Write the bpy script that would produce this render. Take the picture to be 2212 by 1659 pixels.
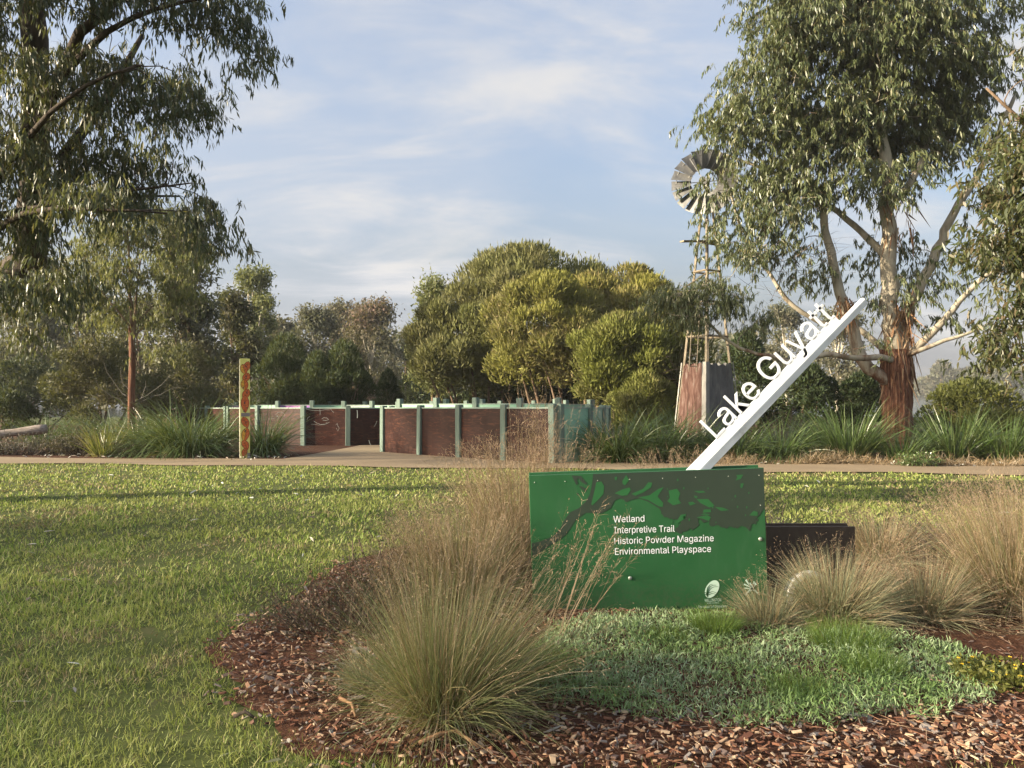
import bpy, bmesh, math, random, os
import numpy as np
from mathutils import Vector, Matrix, Quaternion
from mathutils.geometry import tessellate_polygon

R = math.radians
scene = bpy.context.scene
COL = scene.collection
for o in list(bpy.data.objects):
    bpy.data.objects.remove(o)

# ------------------------------------------------------------------ camera, sky, sun, exposure
EYE, F, HZ = 1.7, 769.0, 390.0          # eye height (m), focal length and horizon row of a 1024 px wide frame
cam_d = bpy.data.cameras.new('camera')
cam = bpy.data.objects.new('camera', cam_d)
COL.objects.link(cam)
cam.location = (0, 0, EYE)
cam.rotation_euler = (R(90), 0, 0)
cam_d.sensor_width = 36.0
cam_d.lens = F / 1024 * 36.0
cam_d.shift_y = 6.0 / 1024
cam_d.clip_start = 0.05
cam_d.clip_end = 5000
scene.camera = cam

SUN_EL = 17.0
SUN_AZ = 255.0                          # compass style: 0 = ahead (+Y), 90 = right (+X), so the sun is on the left, a little behind
sx, sy = math.sin(R(SUN_AZ)), math.cos(R(SUN_AZ))
SUNV = Vector((sx * math.cos(R(SUN_EL)), sy * math.cos(R(SUN_EL)), math.sin(R(SUN_EL))))

world = bpy.data.worlds.new('World')
scene.world = world
world.use_nodes = True
nt = world.node_tree
nt.nodes.clear()
def N(t, typ, **kw):
    n = t.nodes.new(typ)
    for k, v in kw.items():
        setattr(n, k, v)
    return n
w_out = N(nt, 'ShaderNodeOutputWorld')
sky = N(nt, 'ShaderNodeTexSky', sky_type='NISHITA')
sky.sun_disc = False
sky.sun_elevation = R(SUN_EL)
sky.sun_rotation = R(SUN_AZ)
sky.air_density = 1.0
sky.dust_density = 9.0
sky.ozone_density = 2.4
bg_sky = N(nt, 'ShaderNodeBackground')
bg_sky.inputs[1].default_value = 0.145
nt.links.new(sky.outputs[0], bg_sky.inputs[0])
bg_cl = N(nt, 'ShaderNodeBackground')
bg_cl.inputs[1].default_value = 0.285
tc = N(nt, 'ShaderNodeTexCoord')
sep = N(nt, 'ShaderNodeSeparateXYZ')
nt.links.new(tc.outputs['Generated'], sep.inputs[0])
def M(t, op, a, b=None, clamp=False):
    n = N(t, 'ShaderNodeMath', operation=op)
    n.use_clamp = clamp
    for i, v in enumerate((a, b)):
        if v is None: continue
        if isinstance(v, (int, float)): n.inputs[i].default_value = v
        else: t.links.new(v, n.inputs[i])
    return n.outputs[0]
zc = M(nt, 'ADD', M(nt, 'MAXIMUM', sep.outputs['Z'], 0.0), 0.30)
comb = N(nt, 'ShaderNodeCombineXYZ')
nt.links.new(M(nt, 'DIVIDE', sep.outputs['X'], zc), comb.inputs[0])
nt.links.new(M(nt, 'DIVIDE', sep.outputs['Y'], zc), comb.inputs[1])
def wnoise(scale, detail, rough, dist, vec, lo, hi, mscale=(1, 1, 1), rot=0.0, loc=(0, 0, 0)):
    mp = N(nt, 'ShaderNodeMapping')
    mp.inputs['Scale'].default_value = mscale
    mp.inputs['Rotation'].default_value = (0, 0, rot)
    mp.inputs['Location'].default_value = loc
    nt.links.new(vec, mp.inputs[0])
    n = N(nt, 'ShaderNodeTexNoise')
    n.inputs['Scale'].default_value = scale
    n.inputs['Detail'].default_value = detail
    n.inputs['Roughness'].default_value = rough
    n.inputs['Distortion'].default_value = dist
    nt.links.new(mp.outputs[0], n.inputs['Vector'])
    r = N(nt, 'ShaderNodeMapRange', interpolation_type='SMOOTHSTEP')
    r.inputs['From Min'].default_value = lo
    r.inputs['From Max'].default_value = hi
    nt.links.new(n.outputs[0], r.inputs[0])
    return r.outputs[0]
c1 = wnoise(0.85, 6, 0.52, 0.35, comb.outputs[0], 0.30, 0.62, (1, 1.4, 1), R(-18), (1.3, 0.35, 0))
c2 = wnoise(2.6, 8, 0.58, 0.5, comb.outputs[0], 0.38, 0.72, (0.7, 1.5, 1), R(-28), (4.2, 2.2, 0))
cov = M(nt, 'ADD', M(nt, 'MULTIPLY', c1, 0.60), M(nt, 'MULTIPLY', M(nt, 'MULTIPLY', c2, c1), 0.50), True)
hzf = N(nt, 'ShaderNodeMapRange', interpolation_type='SMOOTHSTEP')   # thicker, evener veil of cloud low over the horizon
hzf.inputs['From Min'].default_value = 0.0
hzf.inputs['From Max'].default_value = 0.30
hzf.inputs['To Min'].default_value = 0.42
hzf.inputs['To Max'].default_value = 0.30
nt.links.new(sep.outputs['Z'], hzf.inputs[0])
cov = M(nt, 'MAXIMUM', cov, hzf.outputs[0])
cr = N(nt, 'ShaderNodeMix', data_type='RGBA')
cr.inputs['A'].default_value = (0.76, 0.83, 0.96, 1)
cr.inputs['B'].default_value = (1.0, 0.985, 0.98, 1)
nt.links.new(c2, cr.inputs['Factor'])
nt.links.new(cr.outputs['Result'], bg_cl.inputs[0])
mixw = N(nt, 'ShaderNodeMixShader')
nt.links.new(cov, mixw.inputs[0])
nt.links.new(bg_sky.outputs[0], mixw.inputs[1])
nt.links.new(bg_cl.outputs[0], mixw.inputs[2])
nt.links.new(mixw.outputs[0], w_out.inputs[0])

sun_d = bpy.data.lights.new('sun', 'SUN')
sun_d.energy = 5.0
sun_d.angle = R(0.6)
sun_d.color = (1.0, 0.85, 0.63)
sun = bpy.data.objects.new('sun', sun_d)
sun.rotation_euler = (-SUNV).to_track_quat('-Z', 'Y').to_euler()
sun.location = (-30, -10, 30)
COL.objects.link(sun)

scene.view_settings.view_transform = 'Standard'
scene.view_settings.look = 'None'
scene.view_settings.exposure = 1.5
scene.view_settings.gamma = 1.0
scene.view_settings.use_curve_mapping = False
scene.cycles.max_bounces = 6
scene.cycles.transparent_max_bounces = 6
scene.cycles.diffuse_bounces = 3
scene.cycles.use_denoising = True

# ------------------------------------------------------------------ helpers
VS = 1024 / 2212.0                       # photograph as viewed (2212 wide) -> 1024 frame
def gz(x, y):
    """height of the ground: level near the viewer, then falling gently to the lake"""
    y = np.asarray(y, float)
    t = np.clip(y - 16.5, 0, None)
    z = -0.024 * t
    z = np.where(t > 45, -1.08 - (1.9 - 1.08) * np.clip((t - 45) / 60, 0, 1), z)
    z = np.where(y > 430, -1.9 + 4.0 * np.clip((y - 430) / 60, 0, 1), z)
    return z
def GZ(x, y): return float(gz(x, y))
def wx(vx, d): return (vx * VS - 512) / F * d
def wz(vy, d): return EYE + (HZ - vy * VS) / F * d
def W(vx, vy, d): return np.array((wx(vx, d), d, wz(vy, d)))
def Sx(s, d): return (s / 3.9375 - 512) / F * d
def Sz(s, d): return EYE + (HZ - s / 3.9375) / F * d
def gv(vx, vy):
    """ground point under a row and column of the photograph"""
    k = (vy * VS - HZ) / F
    d = EYE / k
    if d > 16.5: d = (EYE - 0.024 * 16.5) / (k - 0.024)
    return wx(vx, d), d

class MB:
    """collects vertices and faces, then links them as ONE mesh object"""
    def __init__(self):
        self.v, self.q, self.t, self.n = [], [], [], 0
        self.qm, self.tm = [], []
    def add(self, v, q=None, t=None, mat=0):
        v = np.asarray(v, np.float32).reshape(-1, 3)
        if q is not None and len(q):
            q = np.asarray(q, np.int64).reshape(-1, 4)
            self.q.append(q + self.n); self.qm.append(np.full(len(q), mat, np.int32))
        if t is not None and len(t):
            t = np.asarray(t, np.int64).reshape(-1, 3)
            self.t.append(t + self.n); self.tm.append(np.full(len(t), mat, np.int32))
        self.v.append(v); self.n += len(v)
    def mesh(self, name, smooth=False):
        me = bpy.data.meshes.new(name)
        if not self.n: return me
        v = np.concatenate(self.v)
        q = np.concatenate(self.q) if self.q else np.zeros((0, 4), np.int64)
        t = np.concatenate(self.t) if self.t else np.zeros((0, 3), np.int64)
        mi = np.concatenate((self.qm or [np.zeros(0, np.int32)]) + (self.tm or [np.zeros(0, np.int32)]))
        me.vertices.add(len(v)); me.vertices.foreach_set('co', v.ravel())
        lv = np.concatenate((q.ravel(), t.ravel())).astype(np.int32)
        me.loops.add(len(lv)); me.loops.foreach_set('vertex_index', lv)
        nq, ntr = len(q), len(t)
        ls = np.concatenate((np.arange(nq) * 4, nq * 4 + np.arange(ntr) * 3)).astype(np.int32)
        me.polygons.add(nq + ntr)
        me.polygons.foreach_set('loop_start', ls)
        me.polygons.foreach_set('material_index', mi.astype(np.int32))
        me.polygons.foreach_set('use_smooth', np.full(nq + ntr, smooth))
        me.update(calc_edges=True)
        me.validate()
        return me
    def build(self, name, mats, parent=None, smooth=False):
        me = self.mesh(name, smooth)
        return link(name, me, mats, parent)
def link(name, me, mats, parent=None):
    for m in (mats if isinstance(mats, (list, tuple)) else [mats]):
        me.materials.append(m)
    o = bpy.data.objects.new(name, me)
    COL.objects.link(o)
    if parent is not None:
        o.parent = parent
        p = parent
        # geometry is written in world coordinates: undo the parent's own placement
        mw = Matrix.Identity(4)
        chain = []
        while p is not None:
            chain.append(p); p = p.parent
        for p in reversed(chain): mw = mw @ p.matrix_parent_inverse @ Matrix.Translation(p.location)
        o.matrix_parent_inverse = mw.inverted()
    return o
def tag(o, label=None, cat=None, group=None, kind=None):
    if label: o['label'] = label
    if cat: o['category'] = cat
    if group: o['group'] = group
    if kind: o['kind'] = kind
    return o
def thing(name, label, cat, loc=(0, 0, 0), group=None):
    o = bpy.data.objects.new(name, None)
    o.empty_display_size = 0.2
    o.location = loc
    COL.objects.link(o)
    return tag(o, label, cat, group)
def struct(o): return tag(o, kind='structure')
def stuff(o, label=None, cat=None): return tag(o, label, cat, kind='stuff')

def nrm(a): return a / np.maximum(np.linalg.norm(a, axis=-1, keepdims=True), 1e-9)
PROF = {
    'leaf': {1: [1.0], 2: [0.35, 1.0], 3: [0.25, 1.0, 0.75], 4: [0.2, 0.85, 1.0, 0.6]},
    'blade': {1: [1.0], 2: [1.0, 0.75], 3: [1.0, 0.85, 0.55], 4: [1, 0.9, 0.7, 0.4], 5: [1, .95, .8, .6, .35], 6: [.8, 1, .95, .8, .6, .35]},
}
def path(P, D, L, droop, nseg):
    """centre lines: N points pushed along D, bending down by droop per unit"""
    P = np.asarray(P, float); D = nrm(np.asarray(D, float))
    L = np.broadcast_to(np.asarray(L, float), (len(P),)); droop = np.broadcast_to(np.asarray(droop, float), (len(P),))
    pts = [P]; dirs = [D]
    for k in range(nseg):
        P = P + D * (L / nseg)[:, None]
        D = nrm(D + np.array((0, 0, -1.0)) * (droop / nseg)[:, None])
        pts.append(P); dirs.append(D)
    return np.stack(pts, 1), np.stack(dirs, 1)
def blades(mb, P, D, L, Wd, droop=0.0, nseg=3, prof='blade', rng=None, side=None, mat=0, wind=None):
    n = len(P)
    if n == 0: return
    pts, dirs = path(P, D, L, droop, nseg)
    if side is None:
        r = rng.normal(size=(n, 3))
        side = nrm(np.cross(dirs[:, 0], r))
    Wd = np.broadcast_to(np.asarray(Wd, float), (n,))
    wp = PROF[prof][nseg]
    vs = np.zeros((n, 2 * nseg + 1, 3))
    for k in range(nseg):
        h = side * (Wd * 0.5 * wp[k])[:, None]
        vs[:, 2 * k] = pts[:, k] - h
        vs[:, 2 * k + 1] = pts[:, k] + h
    vs[:, 2 * nseg] = pts[:, nseg]
    base = (np.arange(n) * (2 * nseg + 1))[:, None]
    q = [base + np.array((2 * k, 2 * k + 1, 2 * k + 3, 2 * k + 2)) for k in range(nseg - 1)]
    t = base + np.array((2 * nseg - 2, 2 * nseg - 1, 2 * nseg))
    mb.add(vs, np.concatenate(q) if q else None, t, mat)
def tube(mb, pts, rad, sides=6, cap=True, mat=0, rng=None, lump=0.0):
    pts = np.asarray(pts, float); n = len(pts)
    rad = np.broadcast_to(np.asarray(rad, float), (n,))
    d = np.gradient(pts, axis=0); d = nrm(d)
    ref = np.array((1.0, 0.13, 0.07)) if abs(d[:, 0]).max() < 0.9 else np.array((0.1, 1.0, 0.1))
    u = nrm(np.cross(d, ref)); w = np.cross(d, u)
    a = np.arange(sides) / sides * 2 * math.pi
    ring = u[:, None] * np.cos(a)[None, :, None] + w[:, None] * np.sin(a)[None, :, None]
    rr = np.repeat(rad[:, None], sides, 1)
    if lump and rng is not None: rr = rr * (1 + rng.normal(size=rr.shape) * lump)
    v = pts[:, None] + ring * rr[..., None]
    i = np.arange(n - 1)[:, None] * sides; j = np.arange(sides)[None]; j2 = (j + 1) % sides
    q = np.stack((i + j, i + j2, i + sides + j2, i + sides + j), -1).reshape(-1, 4)
    t = None
    if cap:
        t = [(n - 1) * sides + np.array((0, k, k + 1)) for k in range(1, sides - 1)] + [np.array((0, k + 1, k)) for k in range(1, sides - 1)]
    mb.add(v, q, t, mat)
def box(mb, c, s, rot=None, mat=0, taper=1.0):
    x, y, z = np.array(s) / 2
    v = np.array([(-x, -y, -z), (x, -y, -z), (x, y, -z), (-x, y, -z), (-x * taper, -y * taper, z), (x * taper, -y * taper, z), (x * taper, y * taper, z), (-x * taper, y * taper, z)])
    if rot is not None: v = v @ np.array(rot).T
    mb.add(v + np.array(c), [(0, 3, 2, 1), (4, 5, 6, 7), (0, 1, 5, 4), (1, 2, 6, 5), (2, 3, 7, 6), (3, 0, 4, 7)], None, mat)
def rotz(a):
    c, s = math.cos(a), math.sin(a)
    return np.array(((c, -s, 0), (s, c, 0), (0, 0, 1)))
def bevel_box(name, c, s, mat, parent, rot=None, bev=0.008, jitter=0.0):
    bm = bmesh.new()
    bmesh.ops.create_cube(bm, size=1.0)
    bmesh.ops.scale(bm, vec=s, verts=bm.verts)
    if bev: bmesh.ops.bevel(bm, geom=list(bm.edges), offset=bev, segments=1, affect='EDGES')
    mtx = Matrix.Translation(c) @ (Matrix(np.array(rot).tolist()).to_4x4() if rot is not None else Matrix.Identity(4))
    bm.transform(mtx)
    me = bpy.data.meshes.new(name); bm.to_mesh(me); bm.free()
    return link(name, me, mat, parent)
def poly_in(px, py, poly):
    poly = np.asarray(poly); inside = np.zeros(px.shape, bool)
    j = len(poly) - 1
    for i in range(len(poly)):
        xi, yi = poly[i]; xj, yj = poly[j]
        c = ((yi > py) != (yj > py)) & (px < (xj - xi) * (py - yi) / (yj - yi + 1e-12) + xi)
        inside ^= c; j = i
    return inside

# value noise on numpy for scattering
class VN:
    def __init__(self, seed): self.g = np.random.default_rng(seed).random((64, 64))
    def __call__(self, x, y, s=1.0):
        x = np.asarray(x) / s; y = np.asarray(y) / s
        xi = np.floor(x).astype(int); yi = np.floor(y).astype(int)
        fx = x - xi; fy = y - yi
        fx = fx * fx * (3 - 2 * fx); fy = fy * fy * (3 - 2 * fy)
        g = self.g
        a = g[xi % 64, yi % 64]; b = g[(xi + 1) % 64, yi % 64]; c = g[xi % 64, (yi + 1) % 64]; d = g[(xi + 1) % 64, (yi + 1) % 64]
        return (a * (1 - fx) + b * fx) * (1 - fy) + (c * (1 - fx) + d * fx) * fy
vn = VN(5); vn2 = VN(17)

# ------------------------------------------------------------------ materials
def mat_new(name):
    m = bpy.data.materials.new(name); m.use_nodes = True
    t = m.node_tree; b = t.nodes['Principled BSDF']
    return m, t, b
def ramp(t, fac, cols, interp='LINEAR'):
    r = N(t, 'ShaderNodeValToRGB'); e = r.color_ramp.elements
    r.color_ramp.interpolation = interp
    while len(e) < len(cols): e.new(0.5)
    for i, (p, c) in enumerate(cols):
        e[i].position = p; e[i].color = (*c, 1)
    t.links.new(fac, r.inputs[0])
    return r.outputs[0]
def noise(t, scale, detail=4, rough=0.55, vec=None, dist=0.0, mscale=None):
    n = N(t, 'ShaderNodeTexNoise')
    n.inputs['Scale'].default_value = scale; n.inputs['Detail'].default_value = detail
    n.inputs['Roughness'].default_value = rough; n.inputs['Distortion'].default_value = dist
    if vec is None: vec = N(t, 'ShaderNodeTexCoord').outputs['Object']
    if mscale:
        mp = N(t, 'ShaderNodeMapping'); mp.inputs['Scale'].default_value = mscale
        t.links.new(vec, mp.inputs[0]); vec = mp.outputs[0]
    t.links.new(vec, n.inputs['Vector'])
    return n.outputs[0]
def bump(t, b, h, strength=0.3, dist=0.02):
    n = N(t, 'ShaderNodeBump'); n.inputs['Strength'].default_value = strength; n.inputs['Distance'].default_value = dist
    t.links.new(h, n.inputs['Height']); t.links.new(n.outputs[0], b.inputs['Normal'])
def mixc(t, f, a, b, blend='MIX'):
    n = N(t, 'ShaderNodeMix', data_type='RGBA', blend_type=blend)
    for s, v in (('Factor', f), ('A', a), ('B', b)):
        i = n.inputs[s] if s != 'Factor' else n.inputs[0]
        if s == 'A': i = n.inputs[6]
        if s == 'B': i = n.inputs[7]
        if isinstance(v, (int, float)): i.default_value = v
        elif isinstance(v, tuple): i.default_value = (*v, 1)
        else: t.links.new(v, i)
    return n.outputs[2]
def m_leaf(name, cols, trans=0.3, rough=0.5, spec=0.35, patch=None, pscale=0.6, tcol=1.0):
    """leaves, blades, sprigs: every island takes its own colour from the ramp; patch adds broad drifts of another colour"""
    m, t, b = mat_new(name)
    g = N(t, 'ShaderNodeNewGeometry')
    c = ramp(t, g.outputs['Random Per Island'], [(i / max(1, len(cols) - 1), x) for i, x in enumerate(cols)])
    if patch:
        f = ramp(t, noise(t, pscale, 3), [(0.42, (0, 0, 0)), (0.62, (1, 1, 1))])
        f2 = M(t, 'MULTIPLY', f, 0.75)
        c = mixc(t, f2, c, patch)
    t.links.new(c, b.inputs['Base Color'])
    b.inputs['Roughness'].default_value = rough
    b.inputs['Specular IOR Level'].default_value = spec
    tr = N(t, 'ShaderNodeBsdfTranslucent')
    tcn = mixc(t, 0.35 * tcol, c, (0.30, 0.30, 0.03))
    t.links.new(tcn, tr.inputs[0])
    mx = N(t, 'ShaderNodeMixShader'); mx.inputs[0].default_value = trans
    t.links.new(b.outputs[0], mx.inputs[1]); t.links.new(tr.outputs[0], mx.inputs[2])
    t.links.new(mx.outputs[0], t.nodes['Material Output'].inputs[0])
    return m
def m_noise(name, cols, scale=8, rough=0.8, spec=0.3, mscale=None, bumpk=0.0, bdist=0.01, detail=5, metal=0.0, dist=0.0):
    m, t, b = mat_new(name)
    n = noise(t, scale, detail, 0.6, None, dist, mscale)
    t.links.new(ramp(t, n, cols), b.inputs['Base Color'])
    b.inputs['Roughness'].default_value = rough; b.inputs['Specular IOR Level'].default_value = spec; b.inputs['Metallic'].default_value = metal
    if bumpk: bump(t, b, n, bumpk, bdist)
    return m
def m_flat(name, col, rough=0.5, spec=0.4, metal=0.0, var=0.06, vscale=6):
    return m_noise(name, [(0.3, tuple(c * (1 - var) for c in col)), (0.7, tuple(min(1, c * (1 + var)) for c in col))], vscale, rough, spec, metal=metal)

m_dead = m_leaf('dead_grass', [(0.20, 0.15, 0.075), (0.30, 0.24, 0.13), (0.38, 0.32, 0.20)], 0.2, 0.7, 0.2)
m_soil = m_noise('lawn_soil', [(0.3, (0.05, 0.062, 0.02)), (0.55, (0.075, 0.09, 0.028)), (0.75, (0.11, 0.095, 0.05))], 3.0, 0.95, 0.1, bumpk=0.5)
m_grass = m_leaf('lawn_grass', [(0.128, 0.207, 0.0357), (0.205, 0.301, 0.0536), (0.269, 0.358, 0.0834), (0.345, 0.364, 0.119), (0.537, 0.451, 0.238)], 0.35, 0.55, 0.3, (0.281, 0.314, 0.0893), 0.7, 0.6)
def m_path():
    m, t, b = mat_new('gravel_path')
    n1 = noise(t, 0.8, 4); n2 = noise(t, 60, 3, 0.7)
    c = mixc(t, 0.4, ramp(t, n1, [(0.3, (0.21, 0.16, 0.10)), (0.7, (0.29, 0.225, 0.14))]), ramp(t, n2, [(0.3, (0.14, 0.10, 0.065)), (0.7, (0.37, 0.29, 0.19))]))
    t.links.new(c, b.inputs['Base Color']); b.inputs['Roughness'].default_value = 0.95; b.inputs['Specular IOR Level'].default_value = 0.15
    bump(t, b, n2, 0.5, 0.01)
    return m
m_gravel = m_path()
m_mulch = m_noise('mulch_ground', [(0.3, (0.035, 0.018, 0.012)), (0.55, (0.085, 0.04, 0.024)), (0.75, (0.13, 0.07, 0.04))], 22, 0.95, 0.1, bumpk=1.0, bdist=0.03, detail=8)
m_chip = m_leaf('bark_chip', [(0.066, 0.0303, 0.0208), (0.144, 0.0631, 0.039), (0.204, 0.0944, 0.0546), (0.264, 0.145, 0.0848), (0.347, 0.234, 0.15), (0.479, 0.366, 0.247), (0.15, 0.075, 0.05), (0.24, 0.22, 0.20), (0.10, 0.05, 0.035)], 0.0, 0.8, 0.2)
m_water = m_noise('lake_water', [(0.3, (0.03, 0.04, 0.045)), (0.7, (0.04, 0.05, 0.055))], 0.2, 0.12, 0.6)
# foliage
m_gumL = m_leaf('gum_leaf_dark', [(0.0394, 0.0571, 0.0315), (0.0541, 0.0768, 0.0413), (0.0708, 0.0935, 0.0541), (0.0984, 0.113, 0.0541), (0.128, 0.103, 0.0492)], 0.30, 0.42, 0.45)
m_gumR = m_leaf('gum_leaf', [(0.0475, 0.0686, 0.0317), (0.0655, 0.0933, 0.0401), (0.0866, 0.114, 0.0528), (0.111, 0.132, 0.0581), (0.158, 0.137, 0.0475)], 0.26, 0.40, 0.5, (0.106, 0.127, 0.0475), 0.5)
m_gumN = m_leaf('broad_gum_leaf', [(0.0432, 0.0576, 0.023), (0.0624, 0.0787, 0.0288), (0.0864, 0.096, 0.0336), (0.11, 0.0816, 0.0432)], 0.24, 0.42, 0.45)
m_gumY = m_leaf('young_gum_leaf', [(0.09, 0.114, 0.048), (0.126, 0.15, 0.0624), (0.174, 0.186, 0.0816), (0.216, 0.198, 0.09)], 0.42, 0.5, 0.35)
m_olive = m_leaf('olive_leaf', [(0.048, 0.06, 0.0264), (0.072, 0.084, 0.036), (0.096, 0.102, 0.042)], 0.22, 0.6, 0.25, (0.102, 0.084, 0.048))
m_grey = m_leaf('grey_gum_leaf', [(0.072, 0.084, 0.054), (0.102, 0.114, 0.072), (0.138, 0.144, 0.096)], 0.25, 0.6, 0.25, (0.12, 0.102, 0.066), 0.35)
m_red = m_leaf('reddish_gum_leaf', [(0.102, 0.09, 0.066), (0.144, 0.108, 0.078), (0.204, 0.126, 0.102)], 0.25, 0.7, 0.2, (0.108, 0.114, 0.072), 0.2)
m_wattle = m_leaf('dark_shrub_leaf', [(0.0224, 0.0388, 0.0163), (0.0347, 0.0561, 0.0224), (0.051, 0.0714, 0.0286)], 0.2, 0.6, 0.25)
m_tea = m_leaf('paperbark_sprig', [(0.131, 0.135, 0.056), (0.178, 0.171, 0.0662), (0.233, 0.214, 0.0815), (0.249, 0.192, 0.115)], 0.25, 0.7, 0.15, (0.218, 0.222, 0.0459), 0.28)
m_teaY = m_leaf('paperbark_sprig_yellow', [(0.135, 0.136, 0.0487), (0.184, 0.173, 0.0577), (0.239, 0.217, 0.0711), (0.255, 0.194, 0.1)], 0.25, 0.7, 0.15, (0.223, 0.225, 0.04), 0.28)
m_teaG = m_leaf('paperbark_sprig_grey', [(0.127, 0.129, 0.057), (0.169, 0.169, 0.0748), (0.202, 0.187, 0.0891)], 0.22, 0.75, 0.12, (0.144, 0.161, 0.0535), 0.3)
m_teaD = m_leaf('paperbark_sprig_brown', [(0.103, 0.109, 0.0411), (0.155, 0.16, 0.0525), (0.206, 0.178, 0.0842)], 0.22, 0.75, 0.12, (0.172, 0.197, 0.0411), 0.4)
m_paleG = m_leaf('pale_sapling_leaf', [(0.108, 0.138, 0.054), (0.156, 0.18, 0.0744), (0.192, 0.198, 0.09)], 0.35, 0.6, 0.3)
m_yelG = m_leaf('yellow_green_leaf', [(0.084, 0.102, 0.024), (0.132, 0.144, 0.0336), (0.192, 0.186, 0.048)], 0.32, 0.5, 0.3, (0.102, 0.12, 0.036), 0.8)  # foliage that is yellow-green by nature, with darker green drifts
m_strap = m_leaf('strap_leaf', [(0.0384, 0.0744, 0.0192), (0.06, 0.106, 0.0264), (0.09, 0.138, 0.042), (0.144, 0.18, 0.072)], 0.22, 0.3, 0.55)
m_strapY = m_leaf('strap_leaf_light', [(0.10, 0.135, 0.02), (0.15, 0.18, 0.028), (0.21, 0.20, 0.06), (0.28, 0.24, 0.13)], 0.35, 0.35, 0.5)
m_poaG = m_leaf('tussock_green', [(0.114, 0.155, 0.065), (0.163, 0.204, 0.0894), (0.211, 0.227, 0.106), (0.309, 0.269, 0.13)], 0.25, 0.6, 0.25)
m_poaB = m_leaf('tussock_blue_green', [(0.152, 0.195, 0.118), (0.22, 0.254, 0.161), (0.287, 0.287, 0.169), (0.423, 0.355, 0.203)], 0.22, 0.6, 0.25)
m_straw = m_leaf('dry_straw', [(0.155, 0.102, 0.0522), (0.236, 0.165, 0.0886), (0.319, 0.238, 0.149), (0.411, 0.351, 0.268)], 0.25, 0.6, 0.25)
m_seed = m_leaf('seed_head', [(0.194, 0.132, 0.088), (0.273, 0.194, 0.132), (0.352, 0.273, 0.194)], 0.3, 0.7, 0.2)
m_heath = m_leaf('heath_leaf', [(0.042, 0.0432, 0.0264), (0.072, 0.066, 0.042), (0.102, 0.084, 0.06)], 0.15, 0.7, 0.2)
m_heathG = m_leaf('heath_grey', [(0.072, 0.072, 0.06), (0.108, 0.102, 0.084), (0.156, 0.138, 0.12)], 0.15, 0.7, 0.2)
m_cover = m_leaf('ground_cover_leaf', [(0.119, 0.199, 0.0836), (0.19, 0.278, 0.125), (0.298, 0.398, 0.218), (0.478, 0.577, 0.368)], 0.2, 0.7, 0.2, (0.139, 0.239, 0.0585), 1.8)
m_tuft = m_leaf('fine_tuft', [(0.078, 0.15, 0.0286), (0.111, 0.195, 0.039), (0.169, 0.221, 0.052)], 0.3, 0.6, 0.25)
m_flower = m_flat('yellow_petal', (0.62, 0.42, 0.03), 0.6)
m_litter = m_leaf('fallen_leaf', [(0.10, 0.07, 0.05), (0.30, 0.22, 0.15), (0.48, 0.50, 0.44), (0.62, 0.60, 0.55)], 0.1, 0.5, 0.3)
# bark and timber
def m_bark(name, cols, scale=6, ms=(3, 3, 0.5), bk=0.7):
    return m_noise(name, cols, scale, 0.85, 0.2, ms, bk, 0.03, 6)
m_barkdk = m_bark('dark_bark', [(0.3, (0.03, 0.024, 0.018)), (0.7, (0.085, 0.065, 0.05))])
m_barkbr = m_bark('stringy_bark', [(0.3, (0.04, 0.017, 0.011)), (0.47, (0.11, 0.047, 0.028)), (0.60, (0.19, 0.09, 0.052)), (0.72, (0.36, 0.22, 0.13))], 5, (5, 5, 0.35), 1.0)
m_barkpale = m_bark('smooth_pale_bark', [(0.32, (0.30, 0.25, 0.18)), (0.5, (0.46, 0.42, 0.33)), (0.66, (0.52, 0.47, 0.38)), (0.75, (0.28, 0.16, 0.09))], 2.2, (1.4, 1.4, 0.5), 0.2)
def m_limbbark():
    m, t, b = mat_new('limb_bark')
    n = noise(t, 2.2, 6, 0.6, None, 0.4, (1.4, 1.4, 0.5)); n2 = noise(t, 9, 6, 0.65, None, 0, (4, 4, 0.4))
    pale = ramp(t, n, [(0.30, (0.22, 0.18, 0.125)), (0.5, (0.36, 0.32, 0.245)), (0.64, (0.42, 0.375, 0.29)), (0.74, (0.22, 0.13, 0.075))])
    brown = ramp(t, n2, [(0.3, (0.06, 0.026, 0.015)), (0.52, (0.15, 0.07, 0.04)), (0.72, (0.29, 0.17, 0.10))])
    sp = N(t, 'ShaderNodeSeparateXYZ'); t.links.new(N(t, 'ShaderNodeTexCoord').outputs['Object'], sp.inputs[0])
    zz = M(t, 'ADD', sp.outputs['Z'], M(t, 'MULTIPLY', M(t, 'SUBTRACT', n, 0.5), 5.0))
    f = N(t, 'ShaderNodeMapRange', interpolation_type='SMOOTHSTEP'); f.inputs['From Min'].default_value = 1.7; f.inputs['From Max'].default_value = 3.1
    t.links.new(zz, f.inputs[0])
    t.links.new(mixc(t, f.outputs[0], brown, pale), b.inputs['Base Color'])
    b.inputs['Roughness'].default_value = 0.8; b.inputs['Specular IOR Level'].default_value = 0.2
    bump(t, b, n2, 0.5, 0.03)
    return m
m_limb = m_limbbark()
m_barkmid = m_bark('brown_grey_bark', [(0.3, (0.10, 0.065, 0.042)), (0.7, (0.22, 0.16, 0.11))])
m_barkstrip = m_leaf('peeling_bark', [(0.10, 0.045, 0.025), (0.19, 0.095, 0.05), (0.30, 0.18, 0.10), (0.42, 0.31, 0.2)], 0.1, 0.7, 0.2)
m_twig = m_leaf('bare_twig', [(0.06, 0.045, 0.035), (0.12, 0.085, 0.06), (0.2, 0.15, 0.11)], 0.0, 0.8, 0.2)
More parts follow.
